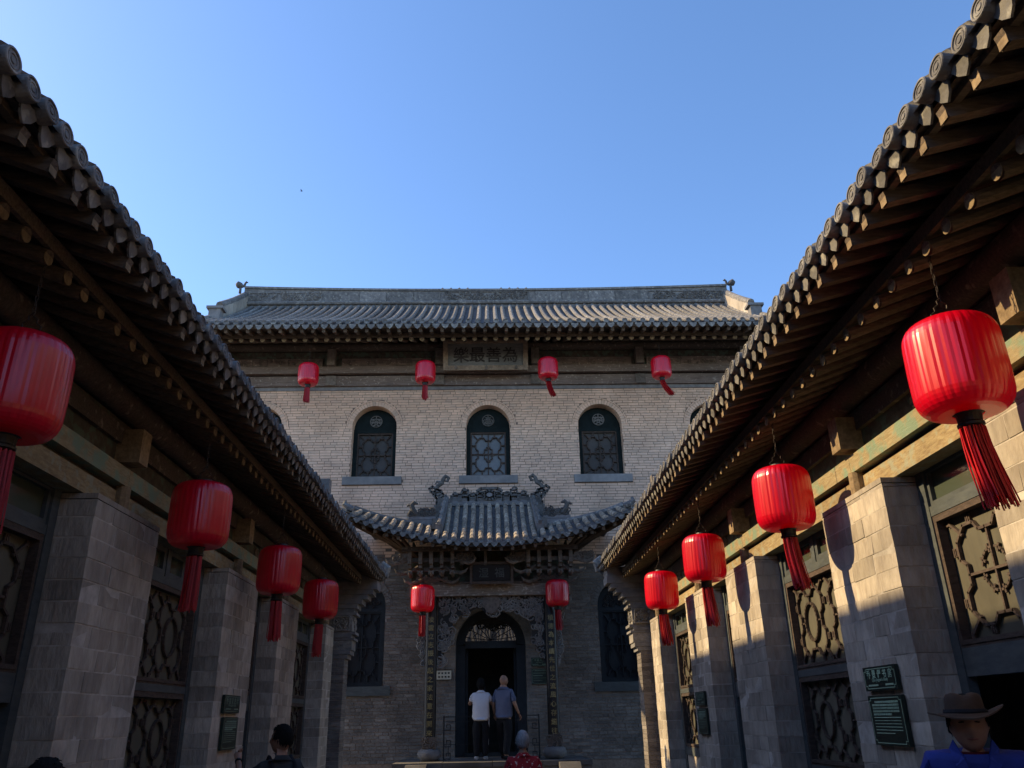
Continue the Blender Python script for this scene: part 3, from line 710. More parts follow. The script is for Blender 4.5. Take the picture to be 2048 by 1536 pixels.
for s_ in (-1, 1):
    for k in range(6): MB().bar((s_*(1.85+.2*k), gy(1.85+.2*k)+.3, ge(1.85+.2*k)-.12), (s_*(1.6+.03*k), GY+.2, 5.05+.02*k), .06, .06).build('corner_rafter', 'wood_rafter', gate)
    m = MB(); m.tube([(s_*3.05, gy(3)+.1, ge(3)-.1), (s_*2.4, 17.4, ge(2.2)+.02), (s_*1.75, GY+.1, 5.1)], [.06,.09,.10], 8); m.build('corner_beam', 'wood_brown', gate, True)
    # sloping ridges beside the middle slope, stepped with rolls
    m = MB(); pts = []
    for t in range(9):
        y, z = gprof(1.0, .22 + .78*t/8); pts.append((s_*(1.10 - .05*t/8), y, z))
    for a, b in zip(pts, pts[1:]):
        a, b = Vector(a), Vector(b); m.obox((a+b)/2 + Vector((0,0,.09)), (b-a)/2, (.075,0,0), (0,-.04,.12))
    m.build('slope_ridge', 'grey_stone', groof)
    MB().tube([(p[0], p[1]-.06, p[2]+.22) for p in pts], .045, 7).build('slope_ridge_roll', 'tile', gate)
    for k in (1, 3, 5, 7): MB().box(pts[k][0]+s_*.03, pts[k][0]+s_*.17, pts[k][1]-.14, pts[k][1]+.02, pts[k][2]+.02, pts[k][2]+.25).build('slope_ridge_block', 'carved_dark', gate)
    # crest of the side roof with beast
    cr = [(s_*(1.2+.2*i), gtop(1.2+.2*i)[0], gtop(1.2+.2*i)[1]+.03) for i in range(10)]
    MB().tube(cr, [.07]*8+[.08,.09], 8).build('side_crest', 'tile', gate)
    m = MB(); m.box(s_*1.2, s_*1.95, 17.55, 17.68, ge(1.5)+.40, ge(1.5)+.50); m.box(s_*1.2, s_*1.80, 17.56, 17.67, ge(1.5)+.51, ge(1.5)+.58); m.build('crest_plinth', 'grey_stone', gate)
    lp = LP(FR_back(s_*1.5, 17.6, ge(1.5)+.58)); 
    lp.shape([(-.28,0),(.28,0),(.26 if s_>0 else .3,.1),(.12,.12),(0,.16),(-.1,.1),(-.28,.1)], .06, -.03)
    scrollwork(lp, [(-.27,.02),(.27,.02),(.27,.16),(-.27,.16)], 18, .04, .09, .022, .02); hx = s_*.2
    lp.tube([(hx-s_*.08,.05,.02),(hx,.16,.02),(hx+s_*.04,.26,.02),(hx-s_*.02,.32,.02),(hx-s_*.1,.29,.02)], [.05,.06,.06,.05,.02], 7)
    lp.tube([(hx,.26,.02),(hx+s_*.10,.27,.02),(hx+s_*.14,.24,.02)], [.05,.035,.02], 6)
    lp.build('crest_beast', 'carved_dark', gate)
    lp = LP(FR_back(s_*2.98, gy(3)+.12, ge(3)+.10)); lp.tube([(-.12*s_,0,0),(0,.05,0),(.08*s_,.12,0),(.06*s_,.2,0)], [.07,.075,.06,.03], 8); lp.build('corner_finial', 'tile', gate)
# pierced main ridge
MB().box(-1.0, 1.02, 18.80, 18.98, 6.44, 6.53).build('ridge_course', 'grey_stone', gate)
MB().box(-1.0, 1.02, 18.77, 18.99, 6.40, 6.438).build('ridge_tiles', 'tile', gate)
for i in range(11):
    m = MB(); u = -.95 + i*.19; m.prism([(u-.085,18.765,6.438),(u+.085,18.765,6.438),(u,18.765,6.34)], (0,.03,0)); m.build('ridge_tooth', 'tile', gate)
lp = LP(FR_back(0, 18.86, 6.53))
for s_ in (-1, 1):
    for u, hgt in ((.22,.22),(.42,.14),(.60,.26),(.82,.16)):
        lp.poly([(s_*(u-.09),0),(s_*(u-.09),hgt),(s_*(u+.05),hgt),(s_*(u+.09),hgt*.6),(s_*(u+.09),0)], .045, .07, closed=False)
        lp.bar((s_*(u-.09), hgt*.5), (s_*(u+.09), hgt*.5), .035, .06); lp.tube(spiral(s_*u, hgt+.03, .07, 1.1, 0, s_), [.024]*15, 5)
lp.poly(shift(oval(.17,.11,14), 0, .13), .05, .09); lp.poly([(-.3,.24),(-.2,.30),(.2,.30),(.3,.24)], .05, .08, closed=False); lp.bar((-1,.03),(1,.03), .06, .06)
lp.build('ridge_scrollwork', 'carved_dark', gate)
lp = LP(FR_back(0, 18.92, 6.53)); lp.shape([(-.95,0),(.95,0),(.95,.16),(.72,.13),(.60,.24),(.45,.12),(.30,.22),(-.30,.22),(-.45,.12),(-.60,.24),(-.72,.13),(-.95,.16)], .05)
scrollwork(lp, [(-.93,.02),(.93,.02),(.93,.13),(.6,.2),(-.6,.2),(-.93,.13)], 46, .04, .08, .018, .05); lp.build('ridge_plate', 'carved_dark', gate)
lp = LP(FR_back(0, 18.80, 6.66)); lp.shape(oval(.075,.05,12), .05); lp.build('ridge_boss', 'grey_stone', gate)
for s_ in (-1, 1):
    lp = LP(FR_back(s_*1.14, 18.76, 6.30)); q = s_
    for pts in ([(-.12,0),(-.12,.16),(.12,.16),(.12,0)], [(-.10,.18),(-.14,.34),(.02,.38),(.10,.30),(.06,.20)], [(q*.10,.24),(q*.20,.36),(q*.14,.48),(q*.02,.46),(-q*.04,.36)],
                [(q*.04,.44),(q*.22,.56),(q*.30,.50),(q*.24,.42)]): lp.poly(pts, .045, .10)
    lp.tube([(q*.16,.42,.05),(q*.10,.58,.05),(q*.00,.64,.05),(-q*.03,.75,.05),(-q*.09,.82,.05),(-q*.16,.77,.05),(-q*.13,.69,.05),(-q*.07,.70,.05)], [.045,.055,.055,.05,.05,.045,.035,.02], 7)
    lp.tube([(q*.02,.66,.05),(q*.12,.68,.05),(q*.16,.62,.05)], [.04,.03,.012], 6)
    for (u, v, r) in ((0,.08,.07),(-.02,.28,.07),(q*.10,.37,.06)): lp.tube(spiral(u, v, r, 1.3, R(0,6), s_, 12, .06), [.020]*13, 5)
    lp.bar((-.13,.0),(.13,.0), .06, .12)
    lp.build('ridge_dragon', 'carved_dark', gate)
    for k in range(3): MB().box(s_*(1.16+.03*k), s_*(1.32+.05*k), 18.75, 18.95, 6.33-.12*k, 6.42-.12*k).build('ridge_step', 'grey_stone', gate)

# plaque of the porch
pq = thing('gate_plaque', (.03, 17.4, 4.4), 'dark two-character name board with brown frame above the hall door', 'plaque')
tl = radians(14); M0 = frame3((.03, 17.62, 4.63), (1,0,0), (0,-sin(tl),cos(tl)), (0,-cos(tl),-sin(tl)))
lp = LP(M0); lp.rect(-.40, .40, -.17, .17, .02); lp.build('panel', 'black_lacquer', pq)
lp = LP(M0); lp.frame(-.47, .47, -.235, .235, .055, .055); lp.build('frame', 'lattice', pq)
for ch, u in (('湿', -.17), ('福', .17)): place('character', glyph_mesh(ch, .22, .006, 'frame'), pq, M0 @ T(u, 0, .028))
for s_ in (-1, 1): MB().bar((.03+s_*.3, 17.62, 4.75), (.03+s_*.3, 17.95, 5.05), .02, .02).build('hanger', 'black_metal', pq)

# couplet boards on the columns
for k, (x, txt, lab) in enumerate(((COLX[0], '凌雲立志振後起之家法意在開來', 'tall black couplet board with gold characters on the left porch column'),
                                   (COLX[1], '積德為本續先世之流風心存繼往', 'tall black couplet board with gold characters on the right porch column'))):
    t = thing('couplet_board', (x, GY-.13, 1.5), lab, 'couplet board', 'couplet boards on the porch columns')
    m = MB(); n = 8; pr = [(x + .155*sin(a), GY - .155*cos(a)) for a in [(-.75 + 1.5*i/n) for i in range(n+1)]]; pi_ = [(x + .13*sin(a), GY - .13*cos(a)) for a in [(-.75 + 1.5*i/n) for i in range(n+1)]]
    z0, z1 = 1.37, 3.85
    vs = [(u, y, z) for z in (z0, z1) for u, y in pr] + [(u, y, z) for z in (z0, z1) for u, y in pi_]; q = n+1
    fs_ = []
    for i in range(n): fs_ += [(i, i+1, q+i+1, q+i), (2*q+i+1, 2*q+i, 3*q+i, 3*q+i+1), (q+i, q+i+1, 3*q+i+1, 3*q+i), (i+1, i, 2*q+i, 2*q+i+1)]
    fs_ += [(0, q, 3*q, 2*q), (n, 2*q+n, 3*q+n, q+n)]
    m.add(vs, fs_); m.build('board', 'black_lacquer', t)
    for i, ch in enumerate(txt):
        place('character', glyph_mesh(ch, .128, .003, 'gold'), t, FR_back(x, GY-.160, 3.69 - i*.172) @ Matrix.Rotation(R(-.06,.06), 4, 'Z'))

# iron barrier before the door
br = thing('iron_barrier', (0, 18.3, PZ), 'low black iron barrier with fret corners across the hall door', 'barrier')
by = 18.32
for s_ in (-1, 1):
    p = MB(); p.tube([(s_*1.0, by, PZ), (s_*1.0, by, 1.78)], .016, 6); p.build('post', 'iron', br)
    for (z0, z1) in ((1.50,1.60),(1.18,1.30),(.95,1.06)):
        m = MB(); q = [(s_*1.0, z0), (s_*.86, z0), (s_*.86, z1), (s_*.94, z1), (s_*.94, z0+.05)]
        for a, b in zip(q, q[1:]): m.bar((a[0], by, a[1]), (b[0], by, b[1]), .018, .018, (0,1,0))
        m.build('fret', 'iron', br)
    MB().bar((s_*.90, by, 1.0), (s_*.90, by, 1.2), .016, .016, (0,1,0)).build('fret_bar', 'iron', br)
for z, w in ((1.755,.022),(1.66,.014),(1.22,.014)): MB().bar((-1.0, by, z), (1.0, by, z), w, w).build('rail', 'iron', br)

# signs by the door
def dashes(lp, u0, u1, v, h, gaps, off, wobble=True):
    u = u0
    while u < u1:
        w = R(*gaps); lp.rect(u, min(u+w, u1), v-h/2, v+h/2, .001, off); u += w + R(.25,.5)*h
sg = thing('door_notice', (-1.08, WY-.03, 2.63), 'small cream notice plate left of the hall door', 'sign')
lp = LP(FR_back(-1.06, WY-.02, 2.63)); lp.rect(-.17, .17, -.095, .095, .015); lp.build('plate', 'white_sign', sg)
lp = LP(FR_back(-1.06, WY-.02, 2.63)); lp.frame(-.185, .185, -.11, .11, .014, .02); lp.build('frame', 'black_metal', sg)
for v in (.04, -.04):
    lp = LP(FR_back(-1.06, WY-.02, 2.63))
    for k in range(4): lp.rect(-.125+.072*k, -.085+.072*k, v-.018, v+.018, .002, .0155)
    lp.build('lettering', 'dark_ink', sg)
def green_sign(name, M, w, h, label, title, group=None, lines=0, bright=True):
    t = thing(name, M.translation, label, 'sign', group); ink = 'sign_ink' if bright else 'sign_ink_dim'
    lp = LP(M); lp.rect(-w, w, -h, h, .028); lp.build('plate', 'sign_green', t)
    lp = LP(M); e = .016; c = .03
    p = [(-w+e+c,-h+e),(w-e-c,-h+e),(w-e-c,-h+e+c*.6),(w-e,-h+e+c*.6),(w-e,h-e-c*.6),(w-e-c,h-e-c*.6),(w-e-c,h-e),(-w+e+c,h-e),(-w+e+c,h-e-c*.6),(-w+e,h-e-c*.6),(-w+e,-h+e+c*.6),(-w+e+c,-h+e+c*.6)]
    lp.poly(p, .005, .001, .0285); lp.build('border', ink, t)
    if title:
        for k, ch in enumerate(title): place('character', glyph_mesh(ch, w*.25, .0005, ink), t, M @ T((k-(len(title)-1)/2)*w*.33, h*.36, .0292))
        place('caption', glyph_mesh("Qiao Jingyan's Study" if len(title) == 5 else 'Qiao Family Hall', w*.12, .0004, ink), t, M @ T(0, -h*.14, .0292))
        lp = LP(M); dashes(lp, -w*.75, -w*.15, -h*.55, h*.15, (.02,.03), .0288); lp.build('small_print', ink, t)
        lp = LP(M); dashes(lp, w*.30, w*.78, -h*.55, h*.15, (.02,.03), .0288); lp.build('small_print', ink, t)
    n = lines
    for k in range(n):
        v = h*(.74 - 1.25*k/(n-1)) if n > 1 else 0; big = k < n*.45
        lp = LP(M); end = .78 if k not in (n-1, int(n*.45)) else .3
        dashes(lp, -w*(.78 if k not in (0,) else .6), w*end, v, .0145 if big else .005, (.012,.016) if big else (.02,.05), .0288); lp.build('text_line', ink, t)
    return t
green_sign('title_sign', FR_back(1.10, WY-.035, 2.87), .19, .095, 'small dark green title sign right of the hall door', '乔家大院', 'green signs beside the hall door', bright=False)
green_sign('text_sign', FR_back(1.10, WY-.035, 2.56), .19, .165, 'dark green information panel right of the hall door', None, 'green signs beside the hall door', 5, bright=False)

# ================================================================== side wings
PIERS = [(3.30,4.51),(5.75,6.91),(8.89,10.09),(11.24,12.34),(14.47,15.20)]
BAYS = [(4.51,5.75,'door'),(6.91,8.89,'rings'),(10.09,11.24,'door'),(12.34,14.47,'rings')]
Y0, Y1 = -5.0, 15.85
def carved_panel(lp, u, v, a, b, w, d, rings):
    """one leaf of the big window lattice"""
    lp.poly(shift(notched(a, b), u, v), w, d)
    for sx in (-1, 1):
        for sy in (-1, 1):
            lp.bar((u+sx*.60*a, v+sy*.66*b), (u+sx*.86*a, v+sy*.90*b), w*1.0, d*.9)
            for (p, q) in ((.38,.88),(.87,.42)):
                lp.rect(u+sx*p*a-w*1.4, u+sx*p*a+w*1.4, v+sy*q*b-w*1.6, v+sy*q*b+w*1.6, d*.6)
                for du in (-.8, .2): lp.rect(u+sx*p*a+du*w, u+sx*p*a+(du+.6)*w, v+sy*q*b-w*1.2, v+sy*q*b+w*1.2, d*.25, d*.6)
            lp.rect(u+sx*.90*a-w, u+sx*.90*a+w, v+sy*.92*b-w, v+sy*.92*b+w, d*.7)
    if rings:
        rr = min(.40*a, .40*b); ry = min(.46*b, rr*1.5)
        for k in range(24):
            a0, a1 = 2*pi*k/24, 2*pi*(k+1)/24
            lp.bar((u+rr*cos(a0), v+ry*sin(a0)), (u+rr*cos(a1), v+ry*sin(a1)), w*1.1, d*1.1)
        for sx in (-1, 1): lp.bar((u+sx*rr, v), (u+sx*.62*a, v), w*.7, d*.7); lp.bar((u, v+sx*ry), (u, v+sx*.66*b), w*.7, d*.7)
    else:
        lp.bar((u-.62*a, v), (u+.62*a, v), w*.9, d*.8); lp.bar((u, v-.66*b), (u, v+.66*b), w*.8, d*.75)
        ov = [(u+.30*a*cos(t), v+.34*b*sin(t)) for t in [2*pi*i/24 for i in range(24)]]
        for i in range(24):
            if i % 6 != 5: lp.bar(ov[i], ov[(i+1) % 24], w*.8, d*.6)
            if i % 3 == 1:
                c_, s_ = ov[i][0]-u, ov[i][1]-v; lp.bar((u+c_*.82, v+s_*.82), (u+c_*1.16, v+s_*1.16), w*.9, d*.55)

def wing(s, ox, oz, oe, label):
    def X(x): return s*x + ox
    w = thing('brick_wing', (X(4.2), 5.4, 0), label, 'building', 'low wings along the court')
    # piers of coursed blocks
    for pi_, (a, b) in enumerate(PIERS):
        core = MB().box(X(2.9312), X(3.30), a+.004, b-.004, 0, 3.27+oz).build('pier', 'joint', w)
        MB().box(X(2.93), X(3.24), a, b, 0, .881).build('pier_base', 'block', core)
        z = .885; k = 0
        while z < 3.25+oz:
            z1 = min(z+.1475, 3.275+oz); n = (4 if k % 2 else 3) if b-a > .9 else (2 + k % 2)
            ed = [a] + [a + (b-a)*((i+1)/n + R(-.03,.03)) for i in range(n-1)] + [b]
            for y0, y1 in zip(ed, ed[1:]):
                j = R(-.003, .0008)
                mb = MB(); mb.box(X(2.93+j), X(3.24), y0+(0 if y0 == a else .004), y1-(.001 if y1 == b else .004), z+.0045, z1-.0045)
                mb.v = [(p[0]+R(-.003,.003), p[1]+R(-.0045,.0045), p[2]+R(-.004,.004)) for p in mb.v]      # worn, uneven edges
                mb.build('block', 'block', core)
            z = z1; k += 1
        MB().box(X(2.926), X(3.3), a-.004, b+.004, 3.276+oz, 3.315+oz).build('pier_cap', 'block', core)
    # body of the building
    m = MB()
    m.box(X(3.28), X(3.5), Y0, PIERS[0][0]-.0, 0, 3.28+oz); m.build('rear_front_wall', 'block', w)
    MB().box(X(6.2), X(6.6), Y0, Y1, 0, RH).build('back_wall', 'plaster', w)
    MB().box(X(3.28), X(6.2), Y1-.25, Y1-.02, 0, 6.2).build('end_wall', 'brick_grey', w)
    MB().box(X(3.28), X(6.2), Y0+.02, Y0+.25, 0, 6.2).build('end_wall', 'brick_grey', w)
    MB().box(X(3.5), X(6.2), Y0+.26, Y1-.26, .01, .15).build('room_floor', 'dark_room', w)
    MB().box(X(3.5), X(6.2), Y0+.26, Y1-.26, 3.5, 3.6).build('room_ceiling', 'dark_room', w)
    # bays
    for bi, (a, b, kind) in enumerate(BAYS):
        yc, hw = (a+b)/2, (b-a)/2
        M = FR_side(s, X(3.26), yc, oz)
        f = LP(M); f.rect(-hw+.003, hw-.003, 3.34, 3.40, .07); f.rect(-hw+.003, -hw+.10, 0, 3.34, .07); f.rect(hw-.10, hw-.003, 0, 3.34, .07)
        A = hw-.10; f.rect(-A, A, 2.99, 3.06, .065)
        if kind == 'door':
            f.rect(-A, A, 1.90, 2.08, .06)
            fr = f.build('door_bay', 'frame', w)
            g_ = LP(M); g_.frame(-A, A, 3.06, 3.34, .035, .05); g_.build('transom_frame', 'frame', fr)
            g_ = LP(M); g_.rect(-A+.036, A-.036, 3.096, 3.304, .006, .012); g_.build('transom_pane', 'glass_green', fr)
            g_ = LP(M); g_.frame(-A, A, 2.08, 2.99, .045, .06); g_.frame(-A+.02, A-.02, 2.10, 2.97, .03, .068); g_.build('lattice_frame', 'lattice', fr)
            g_ = LP(M); carved_panel(g_, 0, 2.535, A-.05, .41, .019, .024, False); g_.build('lattice', 'lattice', fr)
            g_ = LP(M); g_.rect(-A, A, 2.08, 2.99, .01, -.016); g_.build('lattice_backing', 'dusty_board', fr)
            g_ = LP(M); g_.rect(-A, A, 0.02, .20, .06); g_.build('threshold', 'frame', fr)
        else:
            f.rect(-A, A, 2.035, 2.10, .066); f.rect(-A, A, 1.10, 1.22, .066); f.rect(-.03, .03, 3.06, 3.34, .06)
            fr = f.build('window_bay', 'frame', w)
            for sx in (-1, 1):
                g_ = LP(M); g_.frame(min(sx*.031, sx*A), max(sx*.031, sx*A), 3.06, 3.34, .06, .05)
                g_.rect(sx*A/2-.03, sx*A/2+.03, 3.12, 3.28, .048); g_.build('transom_frame', 'frame', fr)
                g_ = LP(M); g_.rect(min(sx*.09, sx*(A-.06)), max(sx*.09, sx*(A-.06)), 3.12, 3.28, .006, .012); g_.build('transom_pane', 'glass_green', fr)
            for v0, v1 in ((2.10,2.99),(1.22,2.035)):
                g_ = LP(M); g_.frame(-A, A, v0, v1, .045, .06); g_.frame(-A+.02, A-.02, v0+.02, v1-.02, .03, .07); g_.build('lattice_frame', 'lattice', fr)
                q = (A-.05)/2
                for c in (-q, q):
                    g_ = LP(M); carved_panel(g_, c, (v0+v1)/2, q*1.0, (v1-v0)/2-.05, .019, .024, True); g_.build('lattice', 'lattice', fr)
                g_ = LP(M); g_.rect(-A, A, v0, v1, .01, -.016); g_.build('lattice_backing', 'dusty_board', fr)
            g_ = LP(M); g_.rect(-A, A, 0, 1.10, .05); g_.build('dado', 'block', fr)
    # painted beams
    cs = [(a+b)/2 for a, b in PIERS] + [1.0, -1.6, -4.2]
    ed = sorted([Y0+.3] + cs + [Y1-.5])
    for a, b in zip(ed, ed[1:]):
        MB().box(X(3.05), X(3.2), a+.002, b-.002, 3.325+oz, 3.475+oz).build('lower_beam', 'paint_ochre', w)
        MB().box(X(2.99), X(3.22), a+.002, b-.002, 3.515+oz, 3.655+oz).build('upper_beam', 'paint_green', w)
    MB().box(X(3.09), X(3.24), Y0+.3, Y1-.5, 3.476+oz, 3.514+oz).build('beam_gap_board', 'paint_dark', w)
    MB().box(X(3.10), X(3.24), Y0+.3, Y1-.5, 3.656+oz, 4.06+oz).build('frieze_board', 'paint_dark', w)
    MB().box(X(3.06), X(3.24), Y0+.3, Y1-.5, 3.86+oz, 4.0+oz).build('purlin_tie', 'wood_brown', w)
    for c in cs:
        MB().lathe([(.065,3.316+oz),(.065,3.514+oz)], (X(3.03), c, 0), 10).build('post_stub', 'wood_end', w)
        m = MB(); m.box(X(2.90), X(3.24), c-.085, c+.085, 3.70+oz, 3.98+oz); m.build('beam_head', 'wood_end', w)
    for c in [(a+b)/2 for a, b in zip(ed, ed[1:])]:
        lp = LP(FR_side(s, X(3.098), c, 3.76+oz)); scrollwork(lp, [(-.25,-.09),(.25,-.09),(.25,.09),(-.25,.09)], 16, .04, .08, .014); lp.build('frieze_carving', 'wood_carved', w)
    MB().tube([(X(3.06), Y0+.1, 4.175+oz), (X(3.06), Y1-.3, 4.175+oz)], .115, 12).build('purlin', 'wood_brown', w, True)
    # rafters
    rr = MB().tube([(X(2.50), 0, 4.125+oz), (X(3.9), 0, 4.125+oz+1.4*.38)], .044, 10).mesh('round_rafter', 'wood_rafter')
    rend = MB().lathe([(.0435,0),(.0435,.004)], n=12).mesh('rafter_end', 'wood_end')
    ff = MB().bar((X(2.17), 0, 4.29+oz+oe), (X(3.0), 0, 4.52+oz), .062, .075).mesh('flying_rafter', 'wood_rafter')
    fe = MB().box(X(2.168), X(2.172), -.0305, .0305, 4.253+oz+oe, 4.326+oz+oe).mesh('flying_rafter_end', 'wood_end')
    y = 1.4
    while y < Y1-.25:
        j = R(-.02, .02)
        place('round_rafter', rr, w, T(0, y+j, R(-.004,.004)))
        place('rafter_end', rend, w, T(X(2.499), y+j, 4.125+oz) @ Matrix.Rotation(-s*pi/2, 4, 'Y'))
        k = R(-.012, .012); d = s*R(-.015, .015)
        place('flying_rafter', ff, w, T(d, y+k, 0)); place('flying_rafter_end', fe, w, T(d, y+k, 0)); y += .222
    m = MB(); m.grid([[(X(2.14), Y0, 4.355+oz+oe), (X(2.14), Y1, 4.355+oz+oe)], [(X(3.0), Y0, 4.575+oz), (X(3.0), Y1, 4.575+oz)], [(X(3.9), Y0, 4.73+oz), (X(3.9), Y1, 4.73+oz)]])
    m.build('soffit', 'wood_brown', w)
    m = MB(); m.grid([[(X(2.53), Y0, 4.205+oz), (X(2.53), Y1, 4.205+oz)], [(X(3.9), Y0, 4.73+oz), (X(3.9), Y1, 4.73+oz)]]); m.build('inner_soffit', 'wood_brown', w)
    MB().box(X(2.50), X(2.53), Y0, Y1, 4.19+oz, 4.275+oz).build('inner_eave_strip', 'wood_rafter', w)
    MB().box(X(2.195), X(2.235), Y0, Y1, 4.336+oz+oe, 4.40+oz+oe).build('eave_strip', 'wood_rafter', w)
    # roof
    ex, ez = 2.10, 4.44+oz+oe
    pr = [(ex, ez-.03), (3.0, ez+.42), (4.2, ez+1.18), (5.4, ez+2.10), (6.3, ez+2.95)]
    m = MB(); m.grid([[(X(x), Y0, z), (X(x), Y1, z)] for x, z in pr]); roof = m.build('roof', 'tile_dark', w)
    MB().box(X(6.15), X(6.65), Y0, Y1, RH+.001, RH+.14).build('roof_ridge', 'tile', w)
    rw = tile_row([(ex+.045, ez+.03)] + [(x, z+.035) for x, z in pr[1:]], .058, .3, 'tile_row')        # built along y, turned below
    cap = MB().lathe([(0,.007),(.016,.007),(.018,.002),(.026,.002),(.028,.006),(.038,.006),(.040,.002),(.047,.002),(.049,.009),(.058,.009),(.061,.004),(.061,-.06)], n=22).mesh('cap_tile', 'tile')
    drip = drip_mesh(.070, .118, .014)
    RZm = Matrix(((0, s, 0, ox), (1, 0, 0, 0), (0, 0, 1, 0), (0, 0, 0, 1)))
    y = 1.5
    while y < Y1:
        j = R(-.008, .008); dz = R(-.008, .008)
        place('tile_row', rw, roof, T(0, y+j, dz) @ RZm)
        place('cap_tile', cap, roof, T(X(ex-.005+R(-.012,.012)), y+j, ez+dz) @ Matrix.Rotation(-s*(pi/2-.10+R(-.08,.08)), 4, 'Y') @ Matrix.Rotation(R(0,6), 4, 'Z'))
        place('drip_tile', drip, roof, T(X(ex+.02), y+.0815+R(-.006,.006), ez-.015+R(-.006,.006)) @ Matrix.Rotation(-s*pi/2+R(-.06,.06), 4, 'Z') @ Matrix.Rotation(.22, 4, 'X'))
        y += .163
    # stepped, carved end wall under the eave
    YC, YD = 15.36, 15.80
    steps = [(2.74,0,2.80),(2.69,2.80,2.87),(2.64,2.87,2.95),(2.62,2.95,3.12),(2.58,3.12,3.16),(2.64,3.16,3.22),(2.57,3.22,3.27),(2.63,3.27,3.56),(2.56,3.56,3.61),(2.61,3.61,3.68),(2.55,3.68,3.76),(2.47,3.76,3.85),(2.37,3.85,3.93),(2.28,3.93,4.02),(2.20,4.02,4.16),(2.22,4.16,4.33)]
    for k, (x, z0, z1) in enumerate(steps):
        if k == 0:
            MB().box(X(2.752), X(3.27), YC+.01, YD, 0, z1+oz).build('end_pilaster', 'joint', w)
            z = 0; q = 0
            while z < z1-.02:
                n = 2; zz = min(z+.07, z1)
                MB().box(X(x+R(-.003,.003)), X(x+.15+.1*(q % 2)), YC, YD-.01, z+.003+oz, zz-.003+oz).build('end_brick', 'brick_grey', w)
                MB().box(X(x+.154+.1*(q % 2)), X(3.28), YC+R(-.003,.003), YD-.01, z+.003+oz, zz-.003+oz).build('end_brick', 'brick_grey', w)
                z = zz; q += 1
        else: MB().box(X(x), X(3.28), YC-.012*(k % 3), YD, z0+oz+.001, z1+oz-.001).build('corbel', 'carved' if k in (3,7) else 'grey_stone', w)
    lp = LP(FR_back(X(2.82), YC-.03, 3.415+oz)); lp.frame(-.15, .15, -.13, .13, .02, .02); scrollwork(lp, [(-.12,-.1),(.12,-.1),(.12,.1),(-.12,.1)], 16, .03, .06, .014); lp.build('corbel_carving', 'carved', w)
    lp = LP(FR_side(s, X(2.625), (YC+YD)/2, 3.415+oz)); scrollwork(lp, [(-.15,-.1),(.15,-.1),(.15,.1),(-.15,.1)], 14, .03, .06, .014); lp.build('corbel_carving', 'carved', w)
    for k in range(6): place('verge_tile', cap, w, T(X(2.16+.05*k), Y1+.05, 4.36-.045*k+oz) @ Matrix.Rotation(-pi/2, 4, 'X'))
    m = MB(); m.tube([(X(2.20), Y1, 4.40+oz), (X(2.12), Y1+.05, 4.36+oz), (X(2.09), Y1+.02, 4.50+oz), (X(2.2), Y1, 4.60+oz)], [.06,.07,.08,.05], 7); m.build('eave_end_ornament', 'carved', w)
    MB().tube([(X(2.24), Y1-.05, 4.30+oz), (X(2.30), Y1-.05, 4.12+oz), (X(2.42), Y1-.05, 4.0+oz), (X(2.5), Y1-.05, 4.02+oz)], [.05,.05,.045,.03], 7).build('eave_end_curl', 'grey_stone', w, True)
    return X
RH = 8.36
XR_ = wing(1, 0, 0, 0, 'right-hand low brick wing with sunlit piers and lattice windows')
XL_ = wing(-1, .09, -.045, -.085, 'left-hand low brick wing in shade with lattice windows')

# signs on the piers
green_sign('title_sign', FR_side(1, 2.922, 6.29, 1.925), .265, .085*1.0, 'small green title sign on sunlit right pier above the text panel', '乔景俨书房', 'green signs on the side piers')
green_sign('text_sign', FR_side(1, 2.922, 6.28, 1.635), .27, .17, 'tall green text panel on sunlit right pier near the hat wearer', None, 'green signs on the side piers', 11)
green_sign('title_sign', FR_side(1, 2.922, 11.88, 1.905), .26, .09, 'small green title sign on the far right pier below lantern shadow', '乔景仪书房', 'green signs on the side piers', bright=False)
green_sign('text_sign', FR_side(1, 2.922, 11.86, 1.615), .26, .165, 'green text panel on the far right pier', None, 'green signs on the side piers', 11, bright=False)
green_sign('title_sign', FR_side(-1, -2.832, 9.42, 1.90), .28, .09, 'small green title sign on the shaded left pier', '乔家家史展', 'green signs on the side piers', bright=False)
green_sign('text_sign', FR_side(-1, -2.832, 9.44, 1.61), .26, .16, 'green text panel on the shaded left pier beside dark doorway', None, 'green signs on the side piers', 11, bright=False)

# hall across the court, behind the viewer; the fanlight mirrors its roof
rear = thing('entrance_hall', (0, -9, 0), 'tiled entrance hall closing the court behind the viewer, mirrored in the fanlight', 'building')
MB().box(-8, 8, -12.5, -8.0, 0, 4.6).build('wall', 'brick', rear)
m = MB(); m.grid([[(-8, -7.1, 4.7), (8, -7.1, 4.7)], [(-8, -10.2, 7.2), (8, -10.2, 7.2)], [(-8, -13.3, 4.7), (8, -13.3, 4.7)]]); rr_ = m.build('roof', 'tile_dark', rear)
rw2 = MB().tube([(0, -7.1, 4.74), (0, -10.2, 7.24)], .07, 8).mesh('tile_row', 'tile')
for i in range(44): place('tile_row', rw2, rr_, T(-4.73 + i*.22, 0, 0))

